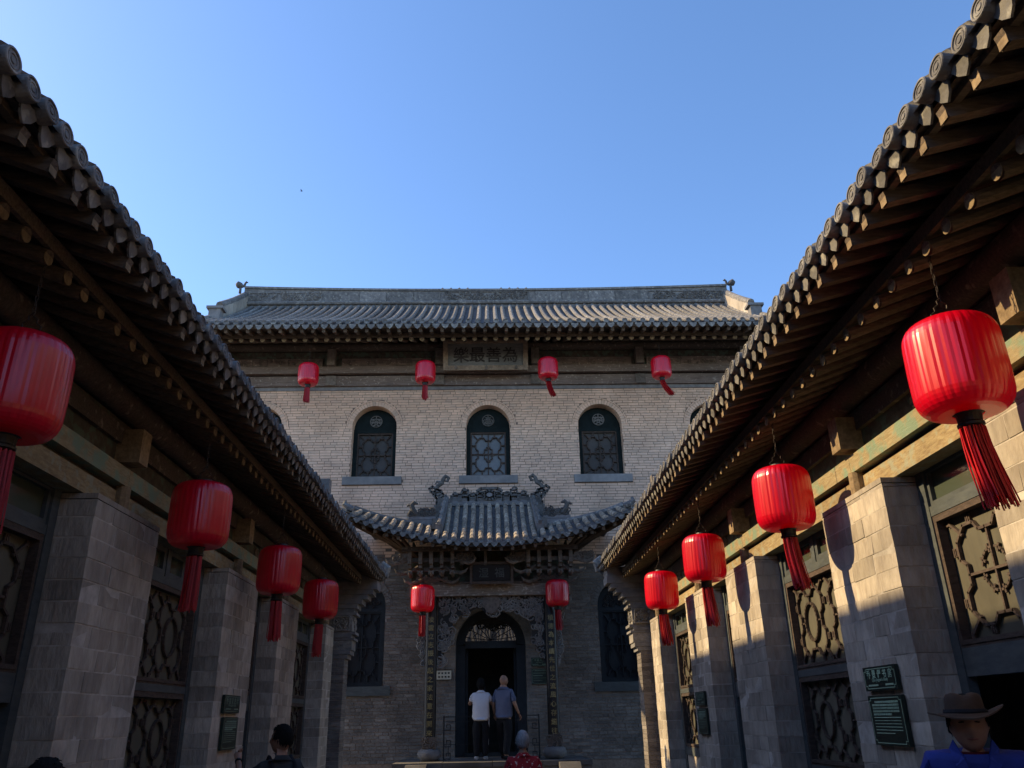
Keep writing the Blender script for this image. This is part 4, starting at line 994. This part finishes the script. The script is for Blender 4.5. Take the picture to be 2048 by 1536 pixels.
# ================================================================== lanterns
LR, LH = .245, .54
def lantern_meshes():
    h = LH/2; prof = []; r0 = .078; cn = .125
    for i in range(9):
        a = pi/2*i/8; prof.append((r0 + (LR-r0)*sin(a)**.52, -h + cn*(1-cos(a))))
    for i in range(1, 6): prof.append((LR*(1+.010*sin(pi*i/6)), -h+cn + (LH-2*cn)*i/6))
    for i in range(9):
        a = pi/2*(1 - i/8); prof.append((r0 + (LR-r0)*sin(a)**.52, h - cn*(1-cos(a))))
    n = 34; m = MB(); vs = []; fs_ = []
    per = 3
    for r, z in prof:
        for j in range(n*per):
            a = 2*pi*j/(n*per); rib = (j % per) == 0
            q = r*(.990 if rib else 1.0)*(1 + .0018*sin(j*1.7+z*9))
            vs.append((q*cos(a), q*sin(a), z))
    k = n*per
    for i in range(len(prof)-1):
        for j in range(k): fs_.append((i*k+j, i*k+(j+1) % k, (i+1)*k+(j+1) % k, (i+1)*k+j))
    m.add(vs, fs_); body = m.mesh('body', 'red_fabric')
    body.polygons.foreach_set('use_smooth', [True]*len(body.polygons)); body.set_sharp_from_angle(angle=.14)
    top = MB().lathe([(.088,h-.02),(.09,h+.006),(.075,h+.012),(.07,h+.03),(.05,h+.035)], n=20).mesh('top_cap', 'black_metal')
    bot = MB().lathe([(.05,-h-.072),(.066,-h-.068),(.068,-h-.055),(.060,-h-.045),(.064,-h-.005),(.085,-h+.012)], n=20).mesh('bottom_cap', 'black_metal')
    return body, top, bot
LB, LT, LBo = lantern_meshes()
def lantern(x, y, z, top, label, sway=(0,0), group='red lanterns hanging round the court', yoke=True, tl=.42, scale=1, chain=True):
    t = thing('lantern', (x, y, z), label, 'lantern', group)
    S = T(x, y, z) @ Matrix.Rotation(R(0,6), 4, 'Z') @ Matrix.Rotation(R(-.02,.02), 4, 'X') @ Matrix.Diagonal((scale,scale,scale,1))
    for n_, me in (('body', LB), ('top_cap', LT), ('bottom_cap', LBo)): place(n_, me, t, S)
    m = MB(); z0 = z - (LH/2+.075)*scale
    for i in range(95):
        a = R(0, 6.28); r = sqrt(R(0,1))*.062*scale; f = R(.9, 1.45); ln = tl*scale*R(.88, 1.05)
        pts = []
        for k in range(5):
            q = k/4; pts.append((x + r*cos(a)*(1+(f-1)*q) + sway[0]*q**1.5 + R(-.004,.004)*q, y + r*sin(a)*(1+(f-1)*q) + sway[1]*q**1.5, z0 - ln*q))
        m.tube(pts, .0048*scale, 3)
    m.build('tassel', 'red_thread', t)
    zt = z + (LH/2+.03)*scale
    if chain:
        zj = zt + .13*scale if yoke else zt
        if yoke:
            for s_ in (-1, 1):
                m = MB(); n = 6
                m.tube([(x + s_*.075*scale*(1-i/n) + .008*(-1)**i, y, zt + (zj-zt)*i/n) for i in range(n+1)], .0045, 5); m.build('yoke', 'rust_chain', t)
        n = max(3, int((top-zj)/.035)); lm = MB()
        for i in range(n):
            zc = zj + (top-zj)*(i+.5)/n; h2 = (top-zj)/n*.62; a = (i % 2)*pi/2
            lm.tube([(x + .008*cos(a)*cos(q), y + .008*sin(a)*cos(q), zc + h2*sin(q)) for q in [2*pi*k/8 for k in range(8)]], .0026, 4, True)
        lm.build('chain', 'rust_chain', t)
        m = MB(); m.tube([(x, y, top-.02), (x+.012, y, top+.01), (x, y, top+.03), (x-.004, y, top+.09)], .005, 5); m.build('hook', 'rust_chain', t)
    return t
sd = ['nearest', 'second', 'third', 'fourth and farthest']
for k, (y, sw) in enumerate(((3.92,(.035,-.03)),(6.72,(.03,-.04)),(9.52,(.02,-.03)),(12.10,(.02,-.02)))):
    lantern(2.54, y, 3.409, 4.10, f'sunlit red lantern along the right wing, {sd[k]} from the viewer', sw)
for k, (y, sw) in enumerate(((3.87,(0,0)),(6.70,(-.01,0)),(9.42,(0,0)),(11.85,(-.01,0)))):
    lantern(-2.43, y, 3.323, 4.04, f'shaded red lantern along the left wing, {sd[k]} from the viewer', sw)
lantern(-1.445, 17.62, 4.10, 4.9, 'red lantern hanging before the left column of the door porch', (0,0), yoke=False, tl=.40, scale=1.02)
lantern(1.44, 17.62, 4.17, 4.9, 'red lantern hanging before the right column of the door porch', (.02,0), yoke=False, tl=.40, scale=1.02)
for x, z, sw, lb in ((-4.35,9.46,(0,0),'leftmost of four red lanterns under the upper eave'),(-1.53,9.49,(.01,0),'red lantern left of the upper name board'),(1.455,9.56,(.10,0),'red lantern right of the upper name board, tassel blown right'),(4.235,9.57,(.20,0),'rightmost of four red lanterns under the upper eave, tassel blown right')):
    lantern(x, 17.9, z, 10.42, lb, sw, yoke=False, tl=.36)

# ================================================================== people
def skin_mesh(nodes, edges, root, sub=2):
    ids = list(nodes); me = bpy.data.meshes.new('sk')
    me.from_pydata([nodes[i][0] for i in ids], [(ids.index(a), ids.index(b)) for a, b in edges], [])
    o = bpy.data.objects.new('sk', me); COL.objects.link(o)
    md = o.modifiers.new('s', 'SKIN'); md.use_smooth_shade = True
    if not me.skin_vertices: me.skin_vertices.new(name='') if hasattr(me.skin_vertices, 'new') else None
    sv = me.skin_vertices[0].data
    for k, i in enumerate(ids):
        r = nodes[i][1]; sv[k].radius = (r, r) if not isinstance(r, tuple) else r; sv[k].use_root = (i == root)
    sb = o.modifiers.new('b', 'SUBSURF'); sb.levels = sub; sb.render_levels = sub
    bpy.context.view_layer.update()
    out = bpy.data.meshes.new_from_object(o.evaluated_get(bpy.context.evaluated_depsgraph_get()))
    COL.objects.unlink(o); bpy.data.objects.remove(o)
    return [v.co.copy() for v in out.vertices], [tuple(p.vertices) for p in out.polygons]
def head_pt(th, ph, grow=0., hair=False):
    """th 0..pi from the crown, ph 0..2pi with the face at ph = pi/2 (+Y); head about .23 high"""
    d = Vector((sin(th)*cos(ph), sin(th)*sin(ph), cos(th)))
    a, b, c = .076, .095, .117
    p = Vector((d.x*a, d.y*b, d.z*c))
    t = max(0, -d.z)
    p.x *= 1 - .22*t*t; p.y *= 1 - .10*t
    if d.y > 0 and t > .2: p.y += .012*t
    if not hair:
        def gs(x0, z0, sx, sz): return exp(-((p.x-x0)/sx)**2 - ((p.z-z0)/sz)**2) if d.y > 0 else 0
        p.y += .030*gs(0, -.020, .012, .022) + .007*gs(0, .012, .008, .02)
        p.y -= .014*(gs(.031, .012, .014, .010) + gs(-.031, .012, .014, .010))
        p.y += .005*(gs(.031, .030, .018, .006) + gs(-.031, .030, .018, .006))
        p.y += .006*gs(0, -.052, .020, .005) + .005*gs(0, -.063, .018, .005) - .005*gs(0, -.0575, .022, .003)
        p.y += .008*gs(0, -.092, .018, .014)
        for s_ in (-1, 1):
            e = exp(-((p.y+.008)/.016)**2 - ((p.z-.0)/.026)**2)
            if d.x*s_ > 0: p.x += s_*.016*e
    return p*(1+grow)
def head_mb(mb, M, grow=0., keep=None, hair=False, n=30, k=26, lump=0.):
    vs = []; idx = {}
    for i in range(k+1):
        for j in range(n):
            th, ph = pi*i/k, 2*pi*j/n; g = grow + (R(0, lump) if lump else 0)
            vs.append(M @ head_pt(th, ph, g, hair))
    fs_ = []
    for i in range(k):
        for j in range(n):
            th, ph = pi*(i+.5)/k, 2*pi*(j+.5)/n
            if keep is None or keep(th, ph): fs_.append((i*n+j, i*n+(j+1) % n, (i+1)*n+(j+1) % n, (i+1)*n+j))
    mb.add(vs, fs_)
def hand_mb(mb, w, d, side, pal, curl=.5, sc=1):
    """palm plus five separate fingers; w wrist, d pointing direction, pal palm normal, side across the palm towards the thumb"""
    w, d, side, pal = Vector(w), Vector(d).normalized(), Vector(side).normalized(), Vector(pal).normalized()
    mb.tube([w, w+d*.03*sc, w+d*.075*sc, w+d*.092*sc], [.022*sc,.034*sc,.038*sc,.03*sc], 8, flat=.55)
    for k, (u, L_) in enumerate(((.030,.068),(.010,.078),(-.010,.072),(-.029,.056))):
        b = w + d*.085*sc + side*u*sc; e1 = (d*cos(curl) + pal*sin(curl)).normalized(); e2 = (d*cos(curl*2.2) + pal*sin(curl*2.2)).normalized()
        mb.tube([b, b+e1*L_*.45*sc, b+e1*L_*.45*sc+e2*L_*.35*sc, b+e1*L_*.45*sc+e2*L_*.5*sc], [.0095*sc,.009*sc,.008*sc,.004*sc], 6)
    b = w + d*.03*sc + side*.03*sc; e1 = (d*.7+side*.7+pal*.3).normalized(); e2 = (d*.95+side*.1+pal*.5).normalized()
    mb.tube([b, b+e1*.035*sc, b+e1*.035*sc+e2*.025*sc, b+e1*.035*sc+e2*.034*sc], [.013*sc,.011*sc,.009*sc,.004*sc], 6)

def person(loc, yaw, H, label, shirt, trousers, hair, arms, head_yaw=0, head_tilt=0, sleeve=.55, hair_len=.5, legs=None, shoes='cloth_black', girth=1., depth=.70, extra=None, bulk=.075, shz=1.355, strands=420):
    """built facing +Y, feet at z = 0, then turned by yaw (about z), scaled to height H and put at loc"""
    k = H/1.70
    t = thing('person', loc, label, 'person')
    W_ = T(*loc) @ Matrix.Rotation(yaw, 4, 'Z') @ Matrix.Diagonal((k, k, k, 1))
    legs = legs or {'l': ((-.095,.0,.50), (-.10,-.02,.09), (-.115,.13,.04)), 'r': ((.095,.0,.50), (.10,-.02,.09), (.115,.13,.04))}
    sh = {'l': (-.168,0,shz), 'r': (.168,0,shz)}
    def put(vs, fs_, name, m, parent, dep=1., smooth=True):
        mb = MB(); mb.add([W_ @ Vector((v[0], v[1]*dep, v[2])) for v in vs], fs_); o = mb.build(name, m, parent, smooth); return o
    # body: one continuous skin
    nd = {'pel': ((0,0,.94), .12), 'sp': ((0,0,1.12), .12), 'ch': ((0,0,1.27), .13), 'nb': ((0,-.005,1.41), .075), 'nk': ((0,.0,1.53), .052)}
    ed = [('pel','sp'), ('sp','ch'), ('ch','nb'), ('nb','nk')]
    for q in 'lr':
        e, w = arms[q]
        nd['s'+q] = (sh[q], .062); nd['e'+q] = (e, .043); nd['w'+q] = (w, .028)
        ed += [('ch','s'+q), ('s'+q,'e'+q), ('e'+q,'w'+q)]
        kn, an, to = legs[q]; sx = -1 if q == 'l' else 1
        nd['h'+q] = ((sx*.09,0,.90), .088); nd['k'+q] = (kn, .058); nd['a'+q] = (an, .04); nd['t'+q] = (to, .032)
        ed += [('pel','h'+q), ('h'+q,'k'+q), ('k'+q,'a'+q), ('a'+q,'t'+q)]
    vs, fs_ = skin_mesh(nd, ed, 'pel')
    mb = MB(); mb.add([W_ @ Vector((v.x, v.y*(.8 if abs(v.x) < .2 and .9 < v.z < 1.42 else 1), v.z)) for v in vs], fs_)
    HM = W_ @ T(0, .015, 1.595) @ Matrix.Rotation(head_yaw, 4, 'Z') @ Matrix.Rotation(head_tilt, 4, 'X')
    head_mb(mb, HM)
    for q in 'lr':
        e, w = Vector(arms[q][0]), Vector(arms[q][1]); d = (w-e).normalized(); sx = -1 if q == 'l' else 1
        hb = MB(); pal = Vector((-sx, 0, 0)) if abs(d.x) < .8 else Vector((0, 1, 0)); sd_ = d.cross(pal)
        if sd_.y < 0: sd_ = -sd_
        hand_mb(hb, w, d, sd_, pal); mb.add([W_ @ Vector(v) for v in hb.v], hb.f)
    body = mb.build('body', 'skin', t, True)
    # shirt
    g_ = girth
    nd = {'hem': ((0,0,.79), .222*g_), 'wa': ((0,0,.95), .200*g_), 'mi': ((0,0,1.15), .198*g_), 'ch': ((0,0,shz-.09), .178*g_), 'nb': ((0,-.005,shz+.055), .10), 'nc': ((0,-.003,1.485), .072)}
    ed = [('hem','wa'), ('wa','mi'), ('mi','ch'), ('ch','nb'), ('nb','nc')]
    for q in 'lr':
        S_, e, w = Vector(sh[q]), Vector(arms[q][0]), Vector(arms[q][1])
        nd['s'+q] = (sh[q], .075*g_); ed.append(('ch','s'+q))
        if sleeve <= 1: nd['e'+q] = (tuple(S_.lerp(e, sleeve)), .066*g_); ed.append(('s'+q,'e'+q))
        else:
            nd['e'+q] = (tuple(e), .06*g_); nd['w'+q] = (tuple(e.lerp(w, sleeve-1)), .05*g_); ed += [('s'+q,'e'+q), ('e'+q,'w'+q)]
    vs, fs_ = skin_mesh(nd, ed, 'hem')
    random.seed(int(H*1000)); ph = R(0, 6)
    def fold(v):
        return Vector((v.x*(1+.02*sin(v.z*42+ph)+.015*sin(v.z*90+v.x*30)), v.y*depth*(1+.03*sin(v.z*55+v.x*25+ph)) if .85 < v.z < 1.42 and abs(v.x) < .2 else v.y, v.z))
    so = put([fold(v) for v in vs], fs_, 'shirt', shirt, t)
    # trousers
    nd = {'wb': ((0,0,.95), .145*g_), 'pel': ((0,0,.88), .165*g_)}; ed = [('wb','pel')]
    for q in 'lr':
        kn, an, to = legs[q]; sx = -1 if q == 'l' else 1
        nd['h'+q] = ((sx*.095,0,.80), .122*g_); nd['k'+q] = (kn, .094*g_); nd['a'+q] = ((an[0], an[1], an[2]-.02), .070)
        ed += [('pel','h'+q), ('h'+q,'k'+q), ('k'+q,'a'+q)]
    vs, fs_ = skin_mesh(nd, ed, 'pel'); put([Vector((v.x, v.y*(.82 if v.z > .75 else 1), v.z)) for v in vs], fs_, 'trousers', trousers, t)
    for q in 'lr':
        kn, an, to = legs[q]; mb = MB()
        mb.tube([W_ @ Vector(p) for p in ((an[0], an[1]-.045, .045), (an[0], an[1], .06), ((an[0]+to[0])/2, (an[1]+to[1])/2, .05), (to[0], to[1], .04), (to[0], to[1]+.05, .03))], [.035*k,.048*k,.05*k,.048*k,.02*k], 10, flat=.85)
        mb.build('shoe', shoes, t, True)
    # hair
    if hair:
        hb = MB()
        def keep(th, ph):
            face = sin(ph)                      # 1 at the face, -1 at the back
            lim = pi*(.30 + .04*sin(ph*9)) if face > .45 else pi*(hair_len if face < -.1 else hair_len*.86)
            return th < lim
        for lay in range(2): head_mb(hb, HM @ T(0,-.006,.004), bulk+.05*lay, keep, True, 40, 30, .035)
        for _ in range(strands):
            th, ph_ = pi*hair_len*sqrt(R(.0, 1)), R(0, 2*pi)
            if not keep(th, ph_): continue
            p0 = head_pt(th, ph_, bulk+.02, True); p1 = head_pt(min(th+R(.12,.32), pi*.95), ph_+R(-.15,.15), bulk+R(.05,.16), True); pm = (p0+p1)/2*1.04
            hb.tube([HM @ p0, HM @ pm, HM @ p1], [.0035*k, .003*k, .001*k], 3)
        hb.build('hair', hair, t, True)
    if extra: extra(t, W_, HM, body, so, k)
    return t
# woman photographing at the door: back to the viewer, hands raised before her face
def stripe(t, W_, HM, body, so, k):
    m = MB(); m.tube([W_ @ Vector(p) for p in ((.186,-.03,.86),(.176,-.035,.60),(.166,-.04,.35),(.150,-.04,.12))], .008*k, 5); m.build('trouser_stripe', 'cloth_white', t)
    m = MB(); m.obox(W_ @ Vector((.03,.36,1.50)), (.075*k,0,0), (0,.006*k,0), (0,0,.04*k)); m.build('phone', 'black_metal', t)
person((-.215, 17.85, PZ), 0, 1.53, 'person with dark hair in white T-shirt and black striped trousers facing the door', 'cloth_white', 'cloth_black', 'hair_black',
       {'l': ((-.27,.10,1.16), (-.06,.32,1.40)), 'r': ((.27,.10,1.16), (.10,.32,1.40))}, 0, -.05, .62, .84, shoes='shoe_white', girth=1.06, extra=stripe, bulk=.22)
person((.26, 17.80, PZ), -.35, 1.60, 'bald person in grey-blue shirt and dark trousers walking towards the doorway', 'cloth_blue', 'cloth_black', None,
       {'l': ((-.24,-.02,1.12), (-.25,.10,.90)), 'r': ((.26,-.03,1.12), (.33,.06,.90))}, -.7, 0, .95, .5,
       legs={'l': ((-.09,.10,.50), (-.09,.16,.10), (-.10,.30,.04)), 'r': ((.09,-.02,.50), (.09,-.16,.11), (.10,-.03,.04))}, girth=1.03)
person((.365, 10.3, 0), .12, 1.545, 'grey-haired person in red flowered blouse seen from behind in the court', 'cloth_flower', 'cloth_black', 'hair_grey',
       {'l': ((-.25,.0,1.12), (-.24,.12,.90)), 'r': ((.25,.0,1.12), (.24,.12,.90))}, .05, .10, 1.5, .62, girth=1.06)
def straps(t, W_, HM, body, so, k):
    for sx in (-1, 1):
        m = MB(); pts = [(sx*.10,.10,1.20),(sx*.105,.09,1.36),(sx*.10,.02,1.462),(sx*.105,-.085,1.40),(sx*.11,-.135,1.25),(sx*.12,-.135,1.05)]
        m.tube([W_ @ Vector(p) for p in pts], .017*k, 6, flat=.4); m.build('strap', 'cloth_black', t, True)
    m = MB(); m.tube([W_ @ Vector(p) for p in ((-.242,.405,1.408),(-.24,.42,1.42))], .033*k, 10); m.build('wristband', 'black_metal', t)
person((-1.90, 8.0, 0), .62, 1.665, 'person with short black hair and dark grey shirt at the left doorway, hand raised', 'cloth_grey', 'cloth_black', 'hair_black',
       {'l': ((-.28,.20,1.22), (-.24,.42,1.42)), 'r': ((.27,.0,1.12), (.26,.14,.92))}, .75, .06, .9, .60, extra=straps, girth=1.04)
person((-1.765, 3.55, 0), 0, 1.565, 'dark-haired head of a person at the lower left frame edge', 'cloth_black', 'cloth_black', 'hair_black',
       {'l': ((-.24,-.02,1.12), (-.25,.10,.90)), 'r': ((.24,-.02,1.12), (.25,.10,.90))}, 0, .1, .9, .60)
def hat(t, W_, HM, body, so, k):
    m = MB(); vs = []; n = 40
    prof = [(.0,.135,0),(.05,.142,0),(.078,.135,0),(.090,.115,0),(.094,.075,0),(.099,.050,0),(.105,.046,1),(.14,.044,1),(.175,.046,1),(.20,.052,1),(.202,.046,1),(.175,.040,1),(.13,.038,1),(.098,.040,0)]
    for r, z, brim in prof:
        for j in range(n):
            a = 2*pi*j/n; rr = (.1 + (r-.1)*.62) if r > .1 else r; ex = rr*cos(a)*(.86 if not brim else .97); ey = rr*sin(a)*1.10; ez = z*.92
            if brim and rr > .1: ez += (rr-.1)*(.50*cos(a)**2*(1 if cos(a) < 0 else .1) - .42*sin(a)**2*(1 if sin(a) > 0 else .6))
            if not brim and z > .1: ez -= .014*exp(-(ex/.022)**2)
            vs.append(HM @ Vector((ex, ey-.004, ez+.006)))
    fs_ = [(i*n+j, i*n+(j+1) % n, (i+1)*n+(j+1) % n, (i+1)*n+j) for i in range(len(prof)-1) for j in range(n)]
    m.add(vs, fs_); h = m.build('hat', 'felt_brown', t, True)
    m = MB(); m.tube([HM @ Vector((.097*cos(a)*.87, .097*sin(a)*1.10-.004, .054)) for a in [2*pi*i/32 for i in range(32)]], .009, 6, True, flat=1.6); m.build('hat_band', 'cloth_black', h)
    for sx in (-1, 1):      # stand-up collar points of the open jacket
        lp = MB(); P = [W_ @ Vector(p) for p in ((sx*.020,.105,1.34),(sx*.085,.085,1.43),(sx*.095,.02,1.50),(sx*.075,.035,1.535),(sx*.045,.085,1.46))]
        lp.prism(P, W_.to_3x3() @ Vector((sx*.004,.012,.0))); lp.build('collar', 'cloth_royal', t)
    lp = MB(); P = [W_ @ Vector(p) for p in ((-.045,.128,1.38),(.045,.128,1.38),(.018,.142,1.20),(-.018,.142,1.20))]
    lp.prism(P, W_.to_3x3() @ Vector((0,.012,0))); lp.build('undershirt', 'cloth_maroon', t)
    m = MB(); m.lathe([(.066,0),(.062,.05),(.060,.055)], n=18, M=W_ @ T(0,.0,1.43)); m.build('undershirt_collar', 'cloth_maroon', t, True)
    e = MB()
    for sx in (-1, 1): e.tube([HM @ Vector((sx*(.018+.0085*i), .083-.004*i, .012+.002*(1 if i == 1 else 0))) for i in range(4)], [.002,.004,.004,.002], 6)
    e.build('eyes', 'hair_black', t, True)
    m = MB(); m.tube([HM @ Vector((x, .0945-abs(x)*.45, -.0575+abs(x)*.05)) for x in (-.022,-.012,0,.012,.022)], [.002,.0042,.0045,.0042,.002], 6); m.build('lips', 'lip', t, True)
    m = MB()
    for sx in (-1, 1): m.tube([HM @ Vector((sx*.018,.090,.032)), HM @ Vector((sx*.034,.086,.037)), HM @ Vector((sx*.048,.074,.032))], .0035, 5)
    m.build('eyebrows', 'hair_black', t)
person((2.215, 4.0, 0), pi-.42, 1.74, 'person in wide-brimmed brown hat and bright blue jacket at the lower right', 'cloth_royal', 'cloth_black', 'hair_black',
       {'l': ((-.25,.0,1.12), (-.24,.14,.92)), 'r': ((.25,.0,1.12), (.24,.14,.92))}, 0, .0, 1.85, .55, girth=1.08, extra=hat, shz=1.425, bulk=.02)

# a bird high over the court
m = MB(); b0 = Vector((-16.6, 60, 45.64))
m.tube([b0 + Vector(p) for p in ((-.13,0,0),(-.03,0,.01),(.06,0,.01),(.12,0,0))], [.006,.035,.035,.01], 6)
for s_ in (-1, 1): m.add([b0 + Vector(p) for p in ((-.03,0,.015),(.05,0,.015),(.01,s_*.2,.07),(-.05,s_*.19,.07))], [(0,1,2,3)])
tag(m.build('bird', 'black_metal'), 'tiny dark bird far up in the blue sky', 'bird')
